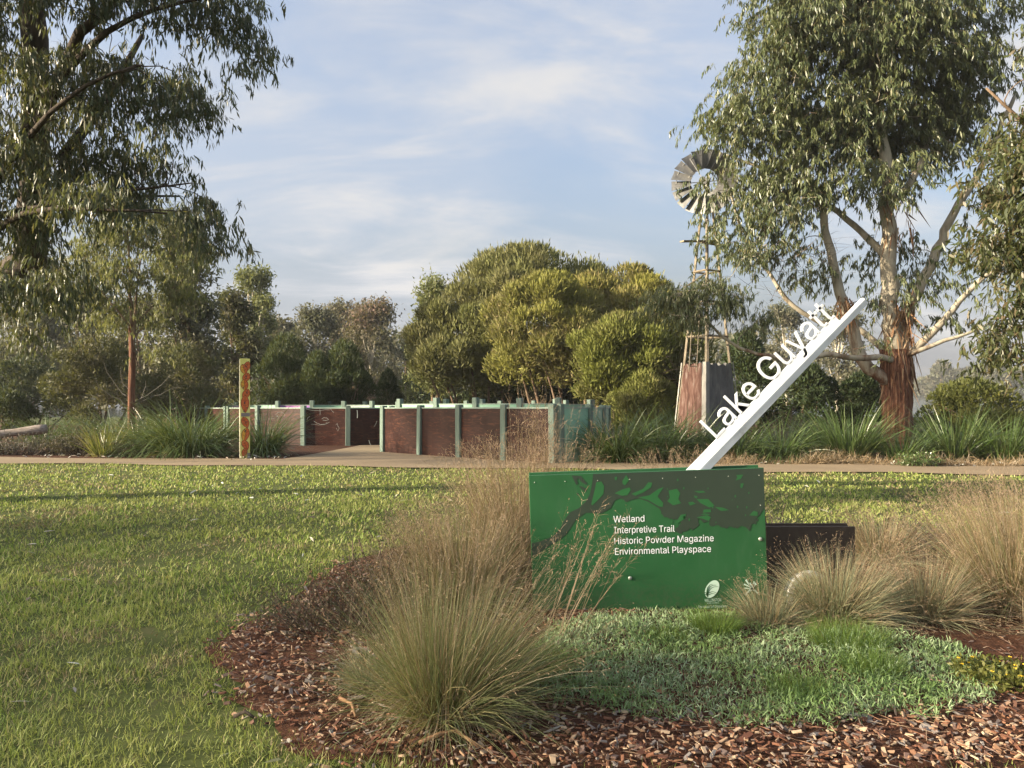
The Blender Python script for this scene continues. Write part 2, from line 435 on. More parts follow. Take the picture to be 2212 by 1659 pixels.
m_postg = m_noise('painted_post', [(0.3, (0.105, 0.15, 0.125)), (0.6, (0.15, 0.205, 0.17)), (0.75, (0.19, 0.25, 0.21))], 9, 0.75, 0.3, (4, 4, 0.4), 0.3)
m_mint = m_noise('mint_paint', [(0.3, (0.21, 0.40, 0.285)), (0.7, (0.24, 0.435, 0.315))], 3, 0.4, 0.4)
m_cap = m_noise('capping_paint', [(0.3, (0.21, 0.29, 0.245)), (0.7, (0.32, 0.39, 0.33))], 5, 0.55, 0.4)
def m_ply():
    m, t, b = mat_new('brown_ply')
    n = noise(t, 3.0, 6, 0.65, None, 1.2, (1.0, 1.0, 5.0)); n2 = noise(t, 1.2, 3)
    c = ramp(t, n, [(0.30, (0.016, 0.005, 0.004)), (0.52, (0.030, 0.009, 0.0065)), (0.66, (0.085, 0.030, 0.015))])
    c = mixc(t, ramp(t, n2, [(0.45, (0, 0, 0)), (0.75, (0.7, 0.7, 0.7))]), c, (0.045, 0.02, 0.015))
    t.links.new(c, b.inputs['Base Color'])
    t.links.new(M(t, 'ADD', M(t, 'MULTIPLY', n, 0.25), 0.30), b.inputs['Roughness'])
    b.inputs['Specular IOR Level'].default_value = 0.22
    return m
m_brown = m_ply()
m_chalk = m_flat('chalk_scrawl', (0.30, 0.33, 0.31), 0.9, 0.1)
def m_sign():
    m, t, b = mat_new('sign_green')
    n = noise(t, 4, 5); n2 = noise(t, 14, 6, .7, None, 0, (1, 1, .35)); n3 = noise(t, 45, 4, .7)
    c = ramp(t, n, [(0.3, (0.016, 0.080, 0.028)), (0.7, (0.021, 0.096, 0.035))])
    c = mixc(t, M(t, 'MULTIPLY', ramp(t, n2, [(0.5, (0, 0, 0)), (0.75, (1, 1, 1))]), .3), c, (0.05, 0.12, 0.06))
    sp = N(t, 'ShaderNodeSeparateXYZ'); t.links.new(N(t, 'ShaderNodeTexCoord').outputs['Object'], sp.inputs[0])
    f = N(t, 'ShaderNodeMapRange', interpolation_type='SMOOTHSTEP'); f.inputs['From Min'].default_value = 0.42; f.inputs['From Max'].default_value = 0.05
    t.links.new(sp.outputs['Z'], f.inputs[0])
    c = mixc(t, M(t, 'MULTIPLY', M(t, 'MULTIPLY', f.outputs[0], ramp(t, n3, [(0.45, (0, 0, 0)), (0.6, (1, 1, 1))])), .45), c, (0.07, 0.075, 0.045))
    t.links.new(c, b.inputs['Base Color'])
    t.links.new(M(t, 'ADD', M(t, 'MULTIPLY', n2, .25), .22), b.inputs['Roughness'])
    return m
m_green = m_sign()
m_gdark = m_noise('sign_print_dark', [(0.3, (0.026, 0.040, 0.030)), (0.7, (0.031, 0.047, 0.035))], 6, 0.3, 0.5)
m_glight = m_noise('sign_print_light', [(0.3, (0.020, 0.10, 0.034)), (0.7, (0.024, 0.112, 0.038))], 6, 0.3, 0.5)
m_white = m_flat('white_print', (0.78, 0.82, 0.86), 0.4, 0.4, 0, 0.03)
m_paleprint = m_flat('pale_print', (0.46, 0.62, 0.52), 0.45)
m_steel = m_noise('white_painted_steel', [(0.22, (0.40, 0.40, 0.38)), (0.36, (0.66, 0.70, 0.74)), (0.55, (0.74, 0.79, 0.85)), (0.75, (0.80, 0.84, 0.89))], 7, 0.4, 0.45, detail=8)
m_bolt = m_flat('bolt_metal', (0.35, 0.38, 0.33), 0.4, 0.5, 0.5)
m_brownpl = m_noise('dark_brown_panel', [(0.3, (0.044, 0.032, 0.024)), (0.7, (0.062, 0.046, 0.034))], 9, 0.55, 0.35)
m_plaque = m_noise('plaque_stone', [(0.3, (0.24, 0.19, 0.15)), (0.7, (0.36, 0.31, 0.26))], 12, 0.8)
m_rim = m_noise('plaque_rim', [(0.3, (0.50, 0.50, 0.48)), (0.7, (0.64, 0.63, 0.60))], 14, 0.7)
m_yellow = m_noise('pale_yellow_paint', [(0.25, (0.62, 0.60, 0.15)), (0.55, (0.74, 0.71, 0.22)), (0.75, (0.76, 0.75, 0.36))], 5, 0.6, 0.35, (4, 4, 1), 0.1)
m_greywood = m_noise('weathered_paint', [(0.35, (0.14, 0.115, 0.09)), (0.47, (0.34, 0.33, 0.26)), (0.62, (0.52, 0.52, 0.36)), (0.72, (0.30, 0.28, 0.25))], 4, 0.8, 0.2, (6, 6, 1.3), 0.3, dist=0.6)
m_orange = m_noise('orange_paint', [(0.3, (0.52, 0.115, 0.03)), (0.7, (0.62, 0.17, 0.045))], 12, 0.6)
m_ochre = m_noise('ochre_paint', [(0.3, (0.60, 0.30, 0.035)), (0.7, (0.66, 0.38, 0.06))], 12, 0.6)
m_rust = m_flat('dark_outline', (0.16, 0.035, 0.015), 0.7)
m_ink = m_flat('dark_insect_print', (0.05, 0.045, 0.05), 0.7)
m_plate = m_flat('grey_plate', (0.21, 0.19, 0.18), 0.5)
m_galv = m_noise('galvanised_iron', [(0.3, (0.11, 0.11, 0.11)), (0.55, (0.18, 0.18, 0.175)), (0.72, (0.25, 0.245, 0.225))], 3, 0.55, 0.5, (2, 2, 0.7), metal=0.45)
m_rusty = m_noise('rusty_iron', [(0.28, (0.05, 0.026, 0.021)), (0.46, (0.095, 0.048, 0.037)), (0.58, (0.15, 0.09, 0.072)), (0.68, (0.23, 0.19, 0.165))], 3.5, 0.8, 0.2, (3, 3, 0.5), dist=0.5)
m_flash = m_noise('pale_flashing', [(0.3, (0.22, 0.21, 0.19)), (0.7, (0.36, 0.35, 0.31))], 4, 0.6, 0.4, (2, 2, 0.5))
m_tower = m_noise('weathered_steel', [(0.3, (0.12, 0.095, 0.065)), (0.7, (0.26, 0.22, 0.155))], 5, 0.7, 0.3)
m_oldwood = m_noise('old_wood', [(0.3, (0.16, 0.13, 0.09)), (0.7, (0.34, 0.29, 0.20))], 6, 0.85, 0.2, (1, 5, 5))
m_log = m_noise('log_wood', [(0.3, (0.15, 0.12, 0.095)), (0.7, (0.38, 0.33, 0.29))], 5, 0.9, 0.1, (1, 5, 5), 0.4)
m_pink = m_noise('mural_paint', [(0.35, (0.10, 0.13, 0.32)), (0.5, (0.36, 0.12, 0.38)), (0.65, (0.45, 0.36, 0.42))], 2.5, 0.5)
m_lilac = m_noise('lilac_paint', [(0.35, (0.40, 0.40, 0.50)), (0.65, (0.52, 0.50, 0.60))], 3, 0.5)

# ------------------------------------------------------------------ ground, path, beds, lake
BED = [(-2.0, 5.07), (-1.98, 5.62), (-1.75, 5.95), (-1.72, 7.4), (-1.2, 8.4), (1, 8.9), (4, 9.2), (7, 9), (8.5, 6), (7, 3.7), (3.3, 3.55), (2.3, 3.42), (1.2, 3.32), (0.4, 3.36), (-0.1, 3.34), (-0.55, 3.46), (-0.95, 3.52), (-1.2, 3.85), (-1.5, 4.2), (-1.80, 4.73)]
def near_edge(x): return 16.55 - 0.13 * x + 0.12 * np.sin(np.asarray(x) * 1.1) + 0.25 * (vn(np.asarray(x), np.asarray(x) * 0 + 3, 1.3) - 0.5)
def far_edge(x):
    x = np.asarray(x, float)
    b = 18.6 - 0.13 * x + 0.2 * np.sin(x * 0.8 + 1)
    up = np.clip((x + 5.9) / 1.3, 0, 1); up = up * up * (3 - 2 * up)
    dn = np.clip((3.0 - x) / 0.9, 0, 1)
    return b + (36 - b) * up * dn
def make_ground():
    xs = np.concatenate((np.linspace(-1500, -80, 12), np.linspace(-70, 70, 71), np.linspace(80, 1500, 12)))
    ys = np.concatenate((np.linspace(-120, -20, 6), np.linspace(-16, 66, 83), np.linspace(70, 520, 46), np.linspace(600, 3000, 8)))
    X, Y = np.meshgrid(xs, ys)
    Z = gz(X, Y)
    v = np.stack((X, Y, Z), -1).reshape(-1, 3)
    nx = len(xs); i = np.arange(len(ys) - 1)[:, None] * nx + np.arange(nx - 1)[None]
    q = np.stack((i, i + 1, i + 1 + nx, i + nx), -1).reshape(-1, 4)
    mb = MB(); mb.add(v, q)
    struct(mb.build('ground', m_soil, None, True))
make_ground()
def strip_sheet(name, xs, lo, hi, mat, lift, nrow=24):
    mb = MB()
    t = np.linspace(0, 1, nrow) ** 1.5
    X = np.repeat(xs[None], nrow, 0); Y = lo[None] + (hi - lo)[None] * t[:, None]
    Z = gz(X, Y) + lift
    nx = len(xs); i = np.arange(nrow - 1)[:, None] * nx + np.arange(nx - 1)[None]
    mb.add(np.stack((X, Y, Z), -1).reshape(-1, 3), np.stack((i, i + 1, i + 1 + nx, i + nx), -1).reshape(-1, 4))
    return struct(mb.build(name, mat, None, True))
xs = np.linspace(-40, 40, 500)
strip_sheet('path', xs, near_edge(xs), far_edge(xs), m_gravel, 0.022)
xs = np.linspace(-40, 40, 160)
strip_sheet('garden_bed', xs, near_edge(xs) + 0.8, near_edge(xs) * 0 + 60, m_mulch, 0.012, 40)
def bed_sheet():
    mb = MB()
    c = np.array((2.2, 6.0))
    P = []
    for i in range(len(BED)):
        a, b = np.array(BED[i]), np.array(BED[(i + 1) % len(BED)])
        n = max(2, int(np.linalg.norm(b - a) / 0.12))
        for k in range(n): P.append(a + (b - a) * k / n)
    P = np.array(P)
    P = P + np.stack((vn(P[:, 0] + 9, P[:, 1], 0.22), vn2(P[:, 0], P[:, 1] + 7, 0.22)), -1) * 0.16 - 0.08
    rings = [c + (P - c) * s for s in (1.0, 0.96, 0.8, 0.5, 0.2)]
    hs = [0.006, 0.03, 0.05, 0.06, 0.06]
    n = len(P)
    for k, r in enumerate(rings):
        mb.add(np.concatenate((r, np.full((n, 1), hs[k])), 1))
    i = np.arange(n); j = (i + 1) % n
    qs = [np.stack((k * n + i, k * n + j, (k + 1) * n + j, (k + 1) * n + i), -1) for k in range(4)]
    mb.add(np.array([(c[0], c[1], 0.06)]), np.concatenate(qs) - mb.n, np.stack((4 * n + i, 4 * n + j, np.full(n, 5 * n)), -1) - mb.n)
    struct(mb.build('mulch_bed', m_mulch, None, True))
bed_sheet()
def lake():
    mb = MB()
    mb.add([(-600, 66, -1.45), (600, 66, -1.45), (600, 470, -1.45), (-600, 470, -1.45)], [(0, 1, 2, 3)])
    struct(mb.build('lake', m_water))
lake()

# ------------------------------------------------------------------ lawn, mulch chips, litter
def lawn():
    rng = np.random.default_rng(11)
    mb = MB()
    for d0, d1, dens, ln, wd in ((2.6, 4.2, 4800, 0.066, 0.0048), (4.2, 6.0, 3200, 0.068, 0.0064), (6.0, 8.5, 1700, 0.07, 0.0095), (8.5, 12, 800, 0.07, 0.016), (12, 18.8, 400, 0.065, 0.024)):
        w = 0.70 * d1 + 2.2
        n = int(dens * (d1 - d0) * 2 * w)
        x = rng.uniform(-w, w, n); y = rng.uniform(d0, d1, n)
        ok = (np.abs(x) < 0.70 * y + np.where(y < 8, 2.2, 1.2)) & ~poly_in(x + rng.normal(size=n) * .06, y + rng.normal(size=n) * .06, BED) & (y < near_edge(x) + rng.normal(size=n) * 0.05)
        if d1 > 12: ok &= rng.random(n) < np.where(y > 15, 0.9, 1.0)
        cl = vn(x, y, 0.13) * 0.6 + vn2(x, y, 0.5) * 0.6
        ok &= rng.random(n) < np.clip(cl * 1.3, 0.25, 1)
        # blades thin out where the mown grass meets the mulch
        x, y, cl = x[ok], y[ok], cl[ok]; n = len(x)
        P = np.stack((x, y, gz(x, y) - 0.004), -1)
        tilt = np.where(rng.random(n) < .4, np.abs(rng.normal(size=n)) * .35 + .1, np.abs(rng.normal(size=n)) * 0.5 + 0.5); az = rng.uniform(0, 6.283, n)
        D = np.stack((np.cos(az) * np.sin(tilt), np.sin(az) * np.sin(tilt), np.cos(tilt)), -1)
        L = ln * (0.45 + 0.7 * cl) * rng.uniform(0.6, 1.35, n)
        side = nrm(np.cross(D, np.array((0, 0, 1.0)) + rng.normal(size=(n, 3)) * .3))
        dd = rng.random(n) < np.clip((vn2(x + 31, y + 5, .38) * .6 + vn(x + 3, y + 40, 1.1) * .55 - .62) * 3.0, 0.02, .75)   # worn, dry spots
        ww = wd * rng.uniform(0.6, 1.3, n); dr = rng.uniform(0.2, 1.3, n)
        for sel, mi, kl in ((~dd, 0, 1.0), (dd, 1, .75)):
            blades(mb, P[sel], D[sel], L[sel] * kl, ww[sel], dr[sel], 2, 'blade', rng, side=side[sel], mat=mi)
    stuff(mb.build('lawn', [m_grass, m_dead]), 'short green lawn between the path and the mulch bed', 'grass')
lawn()
def chips():
    rng = np.random.default_rng(23)
    mb = MB()
    n = 19000
    x = rng.uniform(-2.2, 4.6, n); y = 3.2 + 4.3 * rng.random(n) ** 1.6
    jx, jy = rng.normal(size=n) * 0.09, rng.normal(size=n) * 0.09
    ok = poly_in(x + jx, y + jy, BED) & (np.abs(x) < 0.7 * y + 0.5)
    x, y = x[ok], y[ok]; n = len(x)
    L = 0.008 + 0.017 * rng.random(n) ** 2.2; big = rng.random(n) < 0.03; L = np.where(big, L * 2.2, L)
    Wd = L * rng.uniform(0.18, 0.6, n); H = rng.uniform(0.0015, 0.005, n)
    az = rng.uniform(0, 6.283, n); p = rng.normal(size=n) * 0.35; r = rng.normal(size=n) * 0.35
    cube = np.array([(-1, -1, -1), (1, -0.7, -1), (0.8, 1, -1), (-1, 0.8, -1), (-0.9, -0.9, 1), (1, -0.8, 1), (0.9, 0.8, 1), (-1, 1, 1)], float)
    v = cube[None] * np.stack((L, Wd, H), -1)[:, None]
    v = v * (1 + rng.normal(size=v.shape) * 0.12)
    ca, sa, cp, sp, c3, s3 = np.cos(az), np.sin(az), np.cos(p), np.sin(p), np.cos(r), np.sin(r)
    X, Y, Z = v[..., 0], v[..., 1], v[..., 2]
    Y, Z = Y * c3[:, None] - Z * s3[:, None], Y * s3[:, None] + Z * c3[:, None]
    X, Z = X * cp[:, None] + Z * sp[:, None], -X * sp[:, None] + Z * cp[:, None]
    X, Y = X * ca[:, None] - Y * sa[:, None], X * sa[:, None] + Y * ca[:, None]
    inb = np.clip((vn(x, y, 0.4)), 0, 1)
    z0 = np.where(poly_in(x, y, BED), 0.035 + 0.03 * inb, 0.02) + rng.random(n) * 0.012
    v = np.stack((X + x[:, None], Y + y[:, None], Z + z0[:, None]), -1)
    b = (np.arange(n) * 8)[:, None, None]
    f = np.array([(0, 3, 2, 1), (4, 5, 6, 7), (0, 1, 5, 4), (1, 2, 6, 5), (2, 3, 7, 6), (3, 0, 4, 7)])[None]
    mb.add(v, (b + f).reshape(-1, 4))
    # straw and fine bark fibres between the chips
    k = 6000
    x = rng.uniform(-2.1, 4.2, k); y = 3.3 + 2.6 * rng.random(k) ** 1.3
    ok = poly_in(x, y, BED); x, y = x[ok], y[ok]; k = len(x)
    az = rng.uniform(0, 6.283, k); D = np.stack((np.cos(az), np.sin(az), rng.normal(size=k) * 0.15), -1)
    blades(mb, np.stack((x, y, 0.06 + rng.random(k) * 0.02), -1), D, rng.uniform(0.03, 0.12, k), rng.uniform(0.002, 0.005, k), 0.2, 2, 'blade', rng)
    stuff(mb.build('bark_mulch', m_chip), 'red-brown bark chip mulch around the tussocks', 'mulch')
chips()
def litter():
    rng = np.random.default_rng(31)
    mb = MB()
    n = 190
    y = 3.2 + 13 * rng.random(n) ** 0.9; x = rng.uniform(-0.72, 0.72, n) * y
    ok = ~poly_in(x, y, BED) & (y < near_edge(x)); x, y = x[ok], y[ok]; n = len(x)
    az = rng.uniform(0, 6.283, n); D = np.stack((np.cos(az), np.sin(az), rng.normal(size=n) * 0.2), -1)
    L = rng.uniform(0.05, 0.12, n) * (1 + y * 0.03)
    up = nrm(np.cross(D, np.array((0, 0, 1.0)) + rng.normal(size=(n, 3)) * 0.35))
    blades(mb, np.stack((x, y, gz(x, y) + 0.04), -1), D, L, L * rng.uniform(0.15, 0.3, n), 0.3, 3, 'leaf', rng, side=up)
    n = 500                                             # leaves shed on the mulch strip beyond the path
    x = rng.uniform(-13, 13, n); y = near_edge(x) + rng.uniform(1.9, 3.4, n)
    ok = (x < -5.8) | (x > 3.2); x, y = x[ok], y[ok]; n = len(x)
    az = rng.uniform(0, 6.283, n); D = np.stack((np.cos(az), np.sin(az), rng.normal(size=n) * 0.3), -1)
    blades(mb, np.stack((x, y, gz(x, y) + 0.05), -1), D, rng.uniform(0.06, 0.16, n), 0.03, 0.3, 3, 'leaf', rng)
    stuff(mb.build('leaf_litter', m_litter), 'fallen gum leaves scattered over the lawn and path edge', 'fallen leaves')
litter()

# ------------------------------------------------------------------ text
FONT = None
try:
    FONT = bpy.data.fonts.load(os.path.join(bpy.utils.system_resource('DATAFILES'), 'fonts', 'Inter.woff2'))
except Exception:
    FONT = None
def text_mesh(s, extrude=0.0, shear=0.0, offset=0.0):
    cu = bpy.data.curves.new('lettering', 'FONT')
    cu.body = s; cu.extrude = extrude; cu.shear = shear; cu.resolution_u = 4; cu.offset = offset
    if FONT: cu.font = FONT
    o = bpy.data.objects.new('lettering', cu); COL.objects.link(o)
    dg = bpy.context.evaluated_depsgraph_get()
    me = bpy.data.meshes.new_from_object(o.evaluated_get(dg))
    bpy.data.objects.remove(o); bpy.data.curves.remove(cu)
    v = np.array([x.co[:] for x in me.vertices])
    return me, v
CAPH = text_mesh('H')[1][:, 1].max()
def islands(me):
    """a text mesh split into its separate letters, left to right"""
    n = len(me.vertices); p = list(range(n))
    def find(a):
        while p[a] != a:
            p[a] = p[p[a]]; a = p[a]
        return a
    for e in me.edges:
        a, b = find(e.vertices[0]), find(e.vertices[1])
        if a != b: p[a] = b
    g = {}
    for i in range(n): g.setdefault(find(i), []).append(i)
    out = []
    for ids in g.values():
        st = set(ids); mp = {v: k for k, v in enumerate(ids)}
        out.append((ids, [[mp[v] for v in f.vertices] for f in me.polygons if f.vertices[0] in st]))
    out.sort(key=lambda a: min(me.vertices[i].co.x for i in a[0]))
    return out

# ------------------------------------------------------------------ the sign
def sign():
    d = 5.75
    k = 0.12998 * d / F                     # metres per unit of the close-up of the sign
    x0, z0 = Sx(2000 + 160 * 0.5118, d), Sz(1750 + 240 * 0.5118, d)
    a = R(1.95); ca, sa = math.cos(a), math.sin(a)
    def loc(x, y):                          # sign's own axes: u along its top edge, v down its face
        dx, dy = (x - 160) * k, (y - 240) * k
        return dx * ca - dy * sa, dx * sa + dy * ca
    def wpt(u, v, off=0.0):                 # a point of the face, off metres in front of it
        return np.array((x0 + u * ca + v * sa, d - off, z0 + u * sa - v * ca))
    root = thing('park_sign', 'green sign panel listing wetland and trail, raised white beam lettered Lake Guyatt behind it', 'sign', (x0 + 0.9, d + 0.05, 0))
    Wd, Ht = 1.835 * d / 6.0, 1.30
    rot = np.array(((ca, 0, sa), (0, 1, 0), (sa, 0, -ca))).T    # columns: u, depth, v
    rot = np.array(((ca, 0, sa), (0, 1, 0), (sa, 0, -ca)))
    rot = np.stack((np.array((ca, 0, sa)), np.array((0, 1, 0)), np.array((-sa, 0, ca))), 1)
    fp = bevel_box('front_panel', wpt(Wd / 2, Ht / 2, -0.011), (Wd, 0.02, Ht), m_green, root, rot, 0.003)
    bevel_box('back_panel', wpt(Wd / 2 + 0.004, Ht / 2 - 0.006, -0.15), (Wd, 0.02, Ht), m_green, root, rot, 0.003)
    bevel_box('edge_strip', wpt(Wd / 2, 0.014, -0.0805), (Wd - 0.05, 0.117, 0.004), m_gdark, root, rot, 0.0)
    for u in (0.25, Wd - 0.25):
        bevel_box('support_post', wpt(u, Ht / 2 + 0.05, -0.0805), (0.08, 0.09, Ht), m_brownpl, root, rot, 0.004)
    def flat(name, polys, mat, off, parent=fp):
        mb = MB()
        for p in polys:
            pp = [loc(*q) for q in p]
            tri = tessellate_polygon([[Vector((u, v, 0)) for u, v in pp]])
            pts = np.array([wpt(min(max(u, 0.003), Wd - 0.003), max(v, 0.003), off) for u, v in pp])
            mb.add(pts, None, [tuple(t) for t in tri])
        return mb.build(name, mat, parent)
    rr = random.Random(4)
    low = [(1160, 490), (1180, 520), (1200, 560), (1250, 575), (1290, 570), (1330, 610), (1290, 640), (1280, 675), (1310, 682), (1360, 670), (1400, 640), (1420, 665), (1450, 645), (1470, 620), (1450, 560), (1500, 600), (1540, 590), (1560, 630), (1620, 620), (1660, 640), (1700, 630), (1750, 640), (1790, 625), (1850, 655), (1872, 668), (1870, 620), (1910, 615), (1925, 590), (1915, 560), (1986, 486)]
    jag = []
    for i, p in enumerate(low):
        jag.append(p)
        if i + 1 < len(low):
            q = low[i + 1]
            for t in (0.33, 0.66): jag.append((p[0] + (q[0] - p[0]) * t + rr.uniform(-9, 9), p[1] + (q[1] - p[1]) * t + rr.uniform(-12, 12)))
    outline = [(655, 226), (648, 300), (630, 380), (600, 440), (545, 490), (480, 520), (430, 590), (400, 650), (340, 710), (250, 745), (183, 760), (187, 870), (300, 790), (400, 730), (450, 690), (520, 580), (600, 525), (720, 530), (790, 490), (820, 430), (860, 415), (890, 425), (910, 445), (950, 425), (1010, 415), (1080, 440)] + jag + [(1976, 180)]
    flat('tree_print', [outline, [(490, 238), (560, 243), (610, 300), (600, 310), (560, 285), (545, 262), (528, 270), (540, 300), (525, 312), (505, 270)], [(545, 318), (575, 325), (602, 340), (600, 366), (575, 350)], [(530, 370), (542, 378), (536, 398)]], m_gdark, 0.0012)
    holes = [[(680, 290), (720, 285), (740, 320), (735, 380), (700, 420), (650, 468), (640, 460), (660, 380)], [(820, 250), (842, 248), (836, 274), (822, 272)], [(880, 280), (910, 235), (932, 275), (900, 315), (882, 302)], [(820, 375), (880, 345), (935, 330), (945, 350), (920, 390), (880, 395)], [(950, 380), (1040, 340), (1080, 290), (1110, 295), (1100, 330), (1040, 370), (980, 395)], [(1000, 408), (1090, 390), (1160, 340), (1198, 328), (1150, 400), (1195, 450), (1190, 480), (1160, 476), (1080, 428)], [(1235, 355), (1300, 340), (1325, 375), (1310, 420), (1332, 452), (1270, 468), (1225, 435), (1245, 410)], [(1430, 358), (1500, 356), (1522, 368), (1470, 374)], [(1432, 392), (1460, 400), (1452, 414), (1434, 408)], [(1450, 420), (1540, 420), (1590, 470), (1550, 485), (1480, 450)], [(1590, 480), (1650, 485), (1702, 505), (1640, 512)], [(1505, 500), (1560, 498), (1562, 520), (1500, 525)], [(1330, 540), (1370, 535), (1360, 570), (1300, 610), (1290, 600)], [(1855, 545), (1890, 510), (1920, 520), (1920, 550)], [(1755, 235), (1810, 232), (1790, 265), (1750, 277), (1765, 250)], [(1790, 300), (1816, 298), (1800, 337), (1787, 330)], [(1450, 560), (1530, 543), (1562, 560), (1545, 588), (1500, 572)], [(1385, 445), (1420, 440), (1445, 455), (1400, 470)], [(1480, 540), (1510, 530), (1560, 536), (1545, 541)]]
    for _ in range(16):
        x, y = rr.uniform(1200, 1900), rr.uniform(250, 600); s = rr.uniform(4, 11)
        holes.append([(x, y), (x + s, y - s * 0.7), (x + s * 1.3, y + s), (x + s * 0.2, y + s * 1.5)])
    flat('leaf_gap_print', holes, m_glight, 0.0024)
    def put_text(s, xa, xb, yb, ya, caph, mat, name='lettering', shear=0.0, off=0.0016, bold=0.0):
        me, v = text_mesh(s, 0.0, shear, bold)
        w0, w1 = v[:, 0].min(), v[:, 0].max()
        ua, va = loc(xa, ya); ub, vb = loc(xb, yb)
        sx_ = math.hypot(ub - ua, vb - va) / (w1 - w0)
        sy_ = caph * k / CAPH
        e = np.array((ub - ua, vb - va)); e /= np.linalg.norm(e)
        nn = np.array((e[1], -e[0]))
        co = np.zeros((len(v), 3))
        for i, p in enumerate(v):
            u = np.array((ua, va)) + e * (p[0] - w0) * sx_ + nn * p[1] * sy_
            co[i] = wpt(u[0], u[1], off)
        me.vertices.foreach_set('co', co.ravel().astype(np.float32)); me.update()
        return link(name, me, mat, fp)
    put_text('Wetland', 812, 1050, 593, 600, 50, m_white)
    put_text('Interpretive Trail', 816, 1283, 671, 684, 50, m_white)
    put_text('Historic Powder Magazine', 820, 1583, 744, 767, 50, m_white)
    put_text('Environmental Playspace', 824, 1563, 826, 849, 50, m_white)
    put_text('WELLINGTON', 1513, 1640, 1206, 1210, 22, m_paleprint)
    put_text('SHIRE COUNCIL', 1531, 1624, 1222, 1225, 9, m_paleprint)
    put_text('The Heart of Gippsland', 1463, 1690, 1252, 1259, 19, m_paleprint, shear=0.35)
    # oval emblem with curved reeds and water lines
    cx, cy, A, B, th = 1570, 1112, 74, 47, R(-58)
    el = [(cx + A * math.cos(t) * math.cos(th) - B * math.sin(t) * math.sin(th), cy + A * math.cos(t) * math.sin(th) + B * math.sin(t) * math.cos(th)) for t in np.linspace(0, 2 * math.pi, 40, endpoint=False)]
    flat('oval_emblem', [el], m_paleprint, 0.0014)
    arcs = []
    def stroke(pts, w):
        L, Rr = [], []
        for i, p in enumerate(pts):
            q = pts[min(i + 1, len(pts) - 1)]; o = pts[max(i - 1, 0)]
            dx, dy = q[0] - o[0], q[1] - o[1]; n = math.hypot(dx, dy) or 1
            ww = w * (1 - 0.6 * i / len(pts))
            L.append((p[0] - dy / n * ww, p[1] + dx / n * ww)); Rr.append((p[0] + dy / n * ww, p[1] - dx / n * ww))
        return L + Rr[::-1]
    for bx, by, ex, ey in ((1533, 1172, 1600, 1082), (1530, 1165, 1575, 1076), (1527, 1158, 1553, 1090), (1537, 1172, 1618, 1094)):
        arcs.append(stroke([((1 - t) ** 2 * bx + 2 * t * (1 - t) * (bx + 2) + t * t * ex, (1 - t) ** 2 * by + 2 * t * (1 - t) * (ey - 8) + t * t * ey) for t in np.linspace(0, 1, 9)], 2.6))
    for y0 in (1138, 1152):
        arcs.append(stroke([(1512 + s, y0 + 6 * math.sin(s / 13.0)) for s in range(0, 92, 7)], 3.0))
    flat('emblem_lines', arcs, m_green, 0.0026)
    # second white emblem, a spray of leafy strokes
    em = []
    for pts, w in (([(1815, 1075), (1840, 1085), (1866, 1100)], 6), ([(1830, 1040), (1846, 1066), (1872, 1096)], 7), ([(1910, 1070), (1885, 1085), (1872, 1120)], 9), ([(1820, 1105), (1850, 1108), (1880, 1112)], 5), ([(1825, 1160), (1850, 1130), (1875, 1105)], 7), ([(1870, 1105), (1895, 1120), (1922, 1145)], 8), ([(1858, 1066), (1872, 1090), (1866, 1130)], 9), ([(1895, 1052), (1890, 1080), (1886, 1125)], 8)):
        em.append(stroke(pts, w))
    flat('leaf_emblem', em, m_paleprint, 0.0014)
    for x, y, r in ((940, 1028, 0.015), (1942, 728, 0.015)) + tuple((xx, 285 - (xx - 440) * 0.032, 0.0042) for xx in (205, 440, 690, 938, 1190, 1443, 1695, 1932)) + ((1943, 468, 0.0042),):
        bm = bmesh.new(); bmesh.ops.create_uvsphere(bm, u_segments=10, v_segments=6, radius=r)
        bmesh.ops.scale(bm, vec=(1, 0.55, 1), verts=bm.verts)
        bmesh.ops.translate(bm, vec=wpt(*loc(x, y), 0.0015), verts=bm.verts)
        me = bpy.data.meshes.new('bolt'); bm.to_mesh(me); bm.free()
        for f in me.polygons: f.use_smooth = True
        link('bolt' if r > 0.01 else 'screw', me, m_bolt, fp)
    # ---- the leaning white beam with cut-out letters
    db = d + 0.085
    def P2(s, t, off=0.0): return np.array((Sx(s, db), db - off, Sz(t, db)))
    r0, r1 = P2(2755.7, 1845), P2(3401, 1178)
    e = nrm(r1 - r0); n = np.array((-e[2], 0, e[0]))       # along the beam, and square to it (up-left)
    ppx = db / F / 3.9375
    L = np.linalg.norm(r1 - r0); back = 1.45
    s0 = r0 - e * back
    wu, th = 34.5 * ppx, 0.012
    end = L - 128 * ppx
    mb = MB()
    def prism(poly, y0, y1):
        m = len(poly)
        v = [(p[0], y0, p[2]) for p in poly] + [(p[0], y1, p[2]) for p in poly]
        t = tessellate_polygon([[Vector((p[0], p[2], 0)) for p in poly]])
        mb.add(v, [(i, (i + 1) % m, m + (i + 1) % m, m + i) for i in range(m)], [tuple(x) for x in t] + [tuple(i + m for i in x[::-1]) for x in t])
    prism([s0, r0 + e * end, r0 + e * end + n * wu, s0 + n * wu], db - th / 2, db + th / 2)
    pl = mb.build('letter_plate', m_steel, root)
    # angle section: narrow upper lip on the plate, round ridge, lower face folded back under it
    mb = MB()
    for (a0, h0, y0), (a1, h1, y1) in ():
        pass
    prof0 = [(7 * ppx, -0.009), (2.5 * ppx, -0.016), (-2.5 * ppx, -0.016), (-32 * ppx, -0.002), (-33 * ppx, 0.006), (-8 * ppx, 0.04), (7 * ppx, 0.03)]
    rings = []
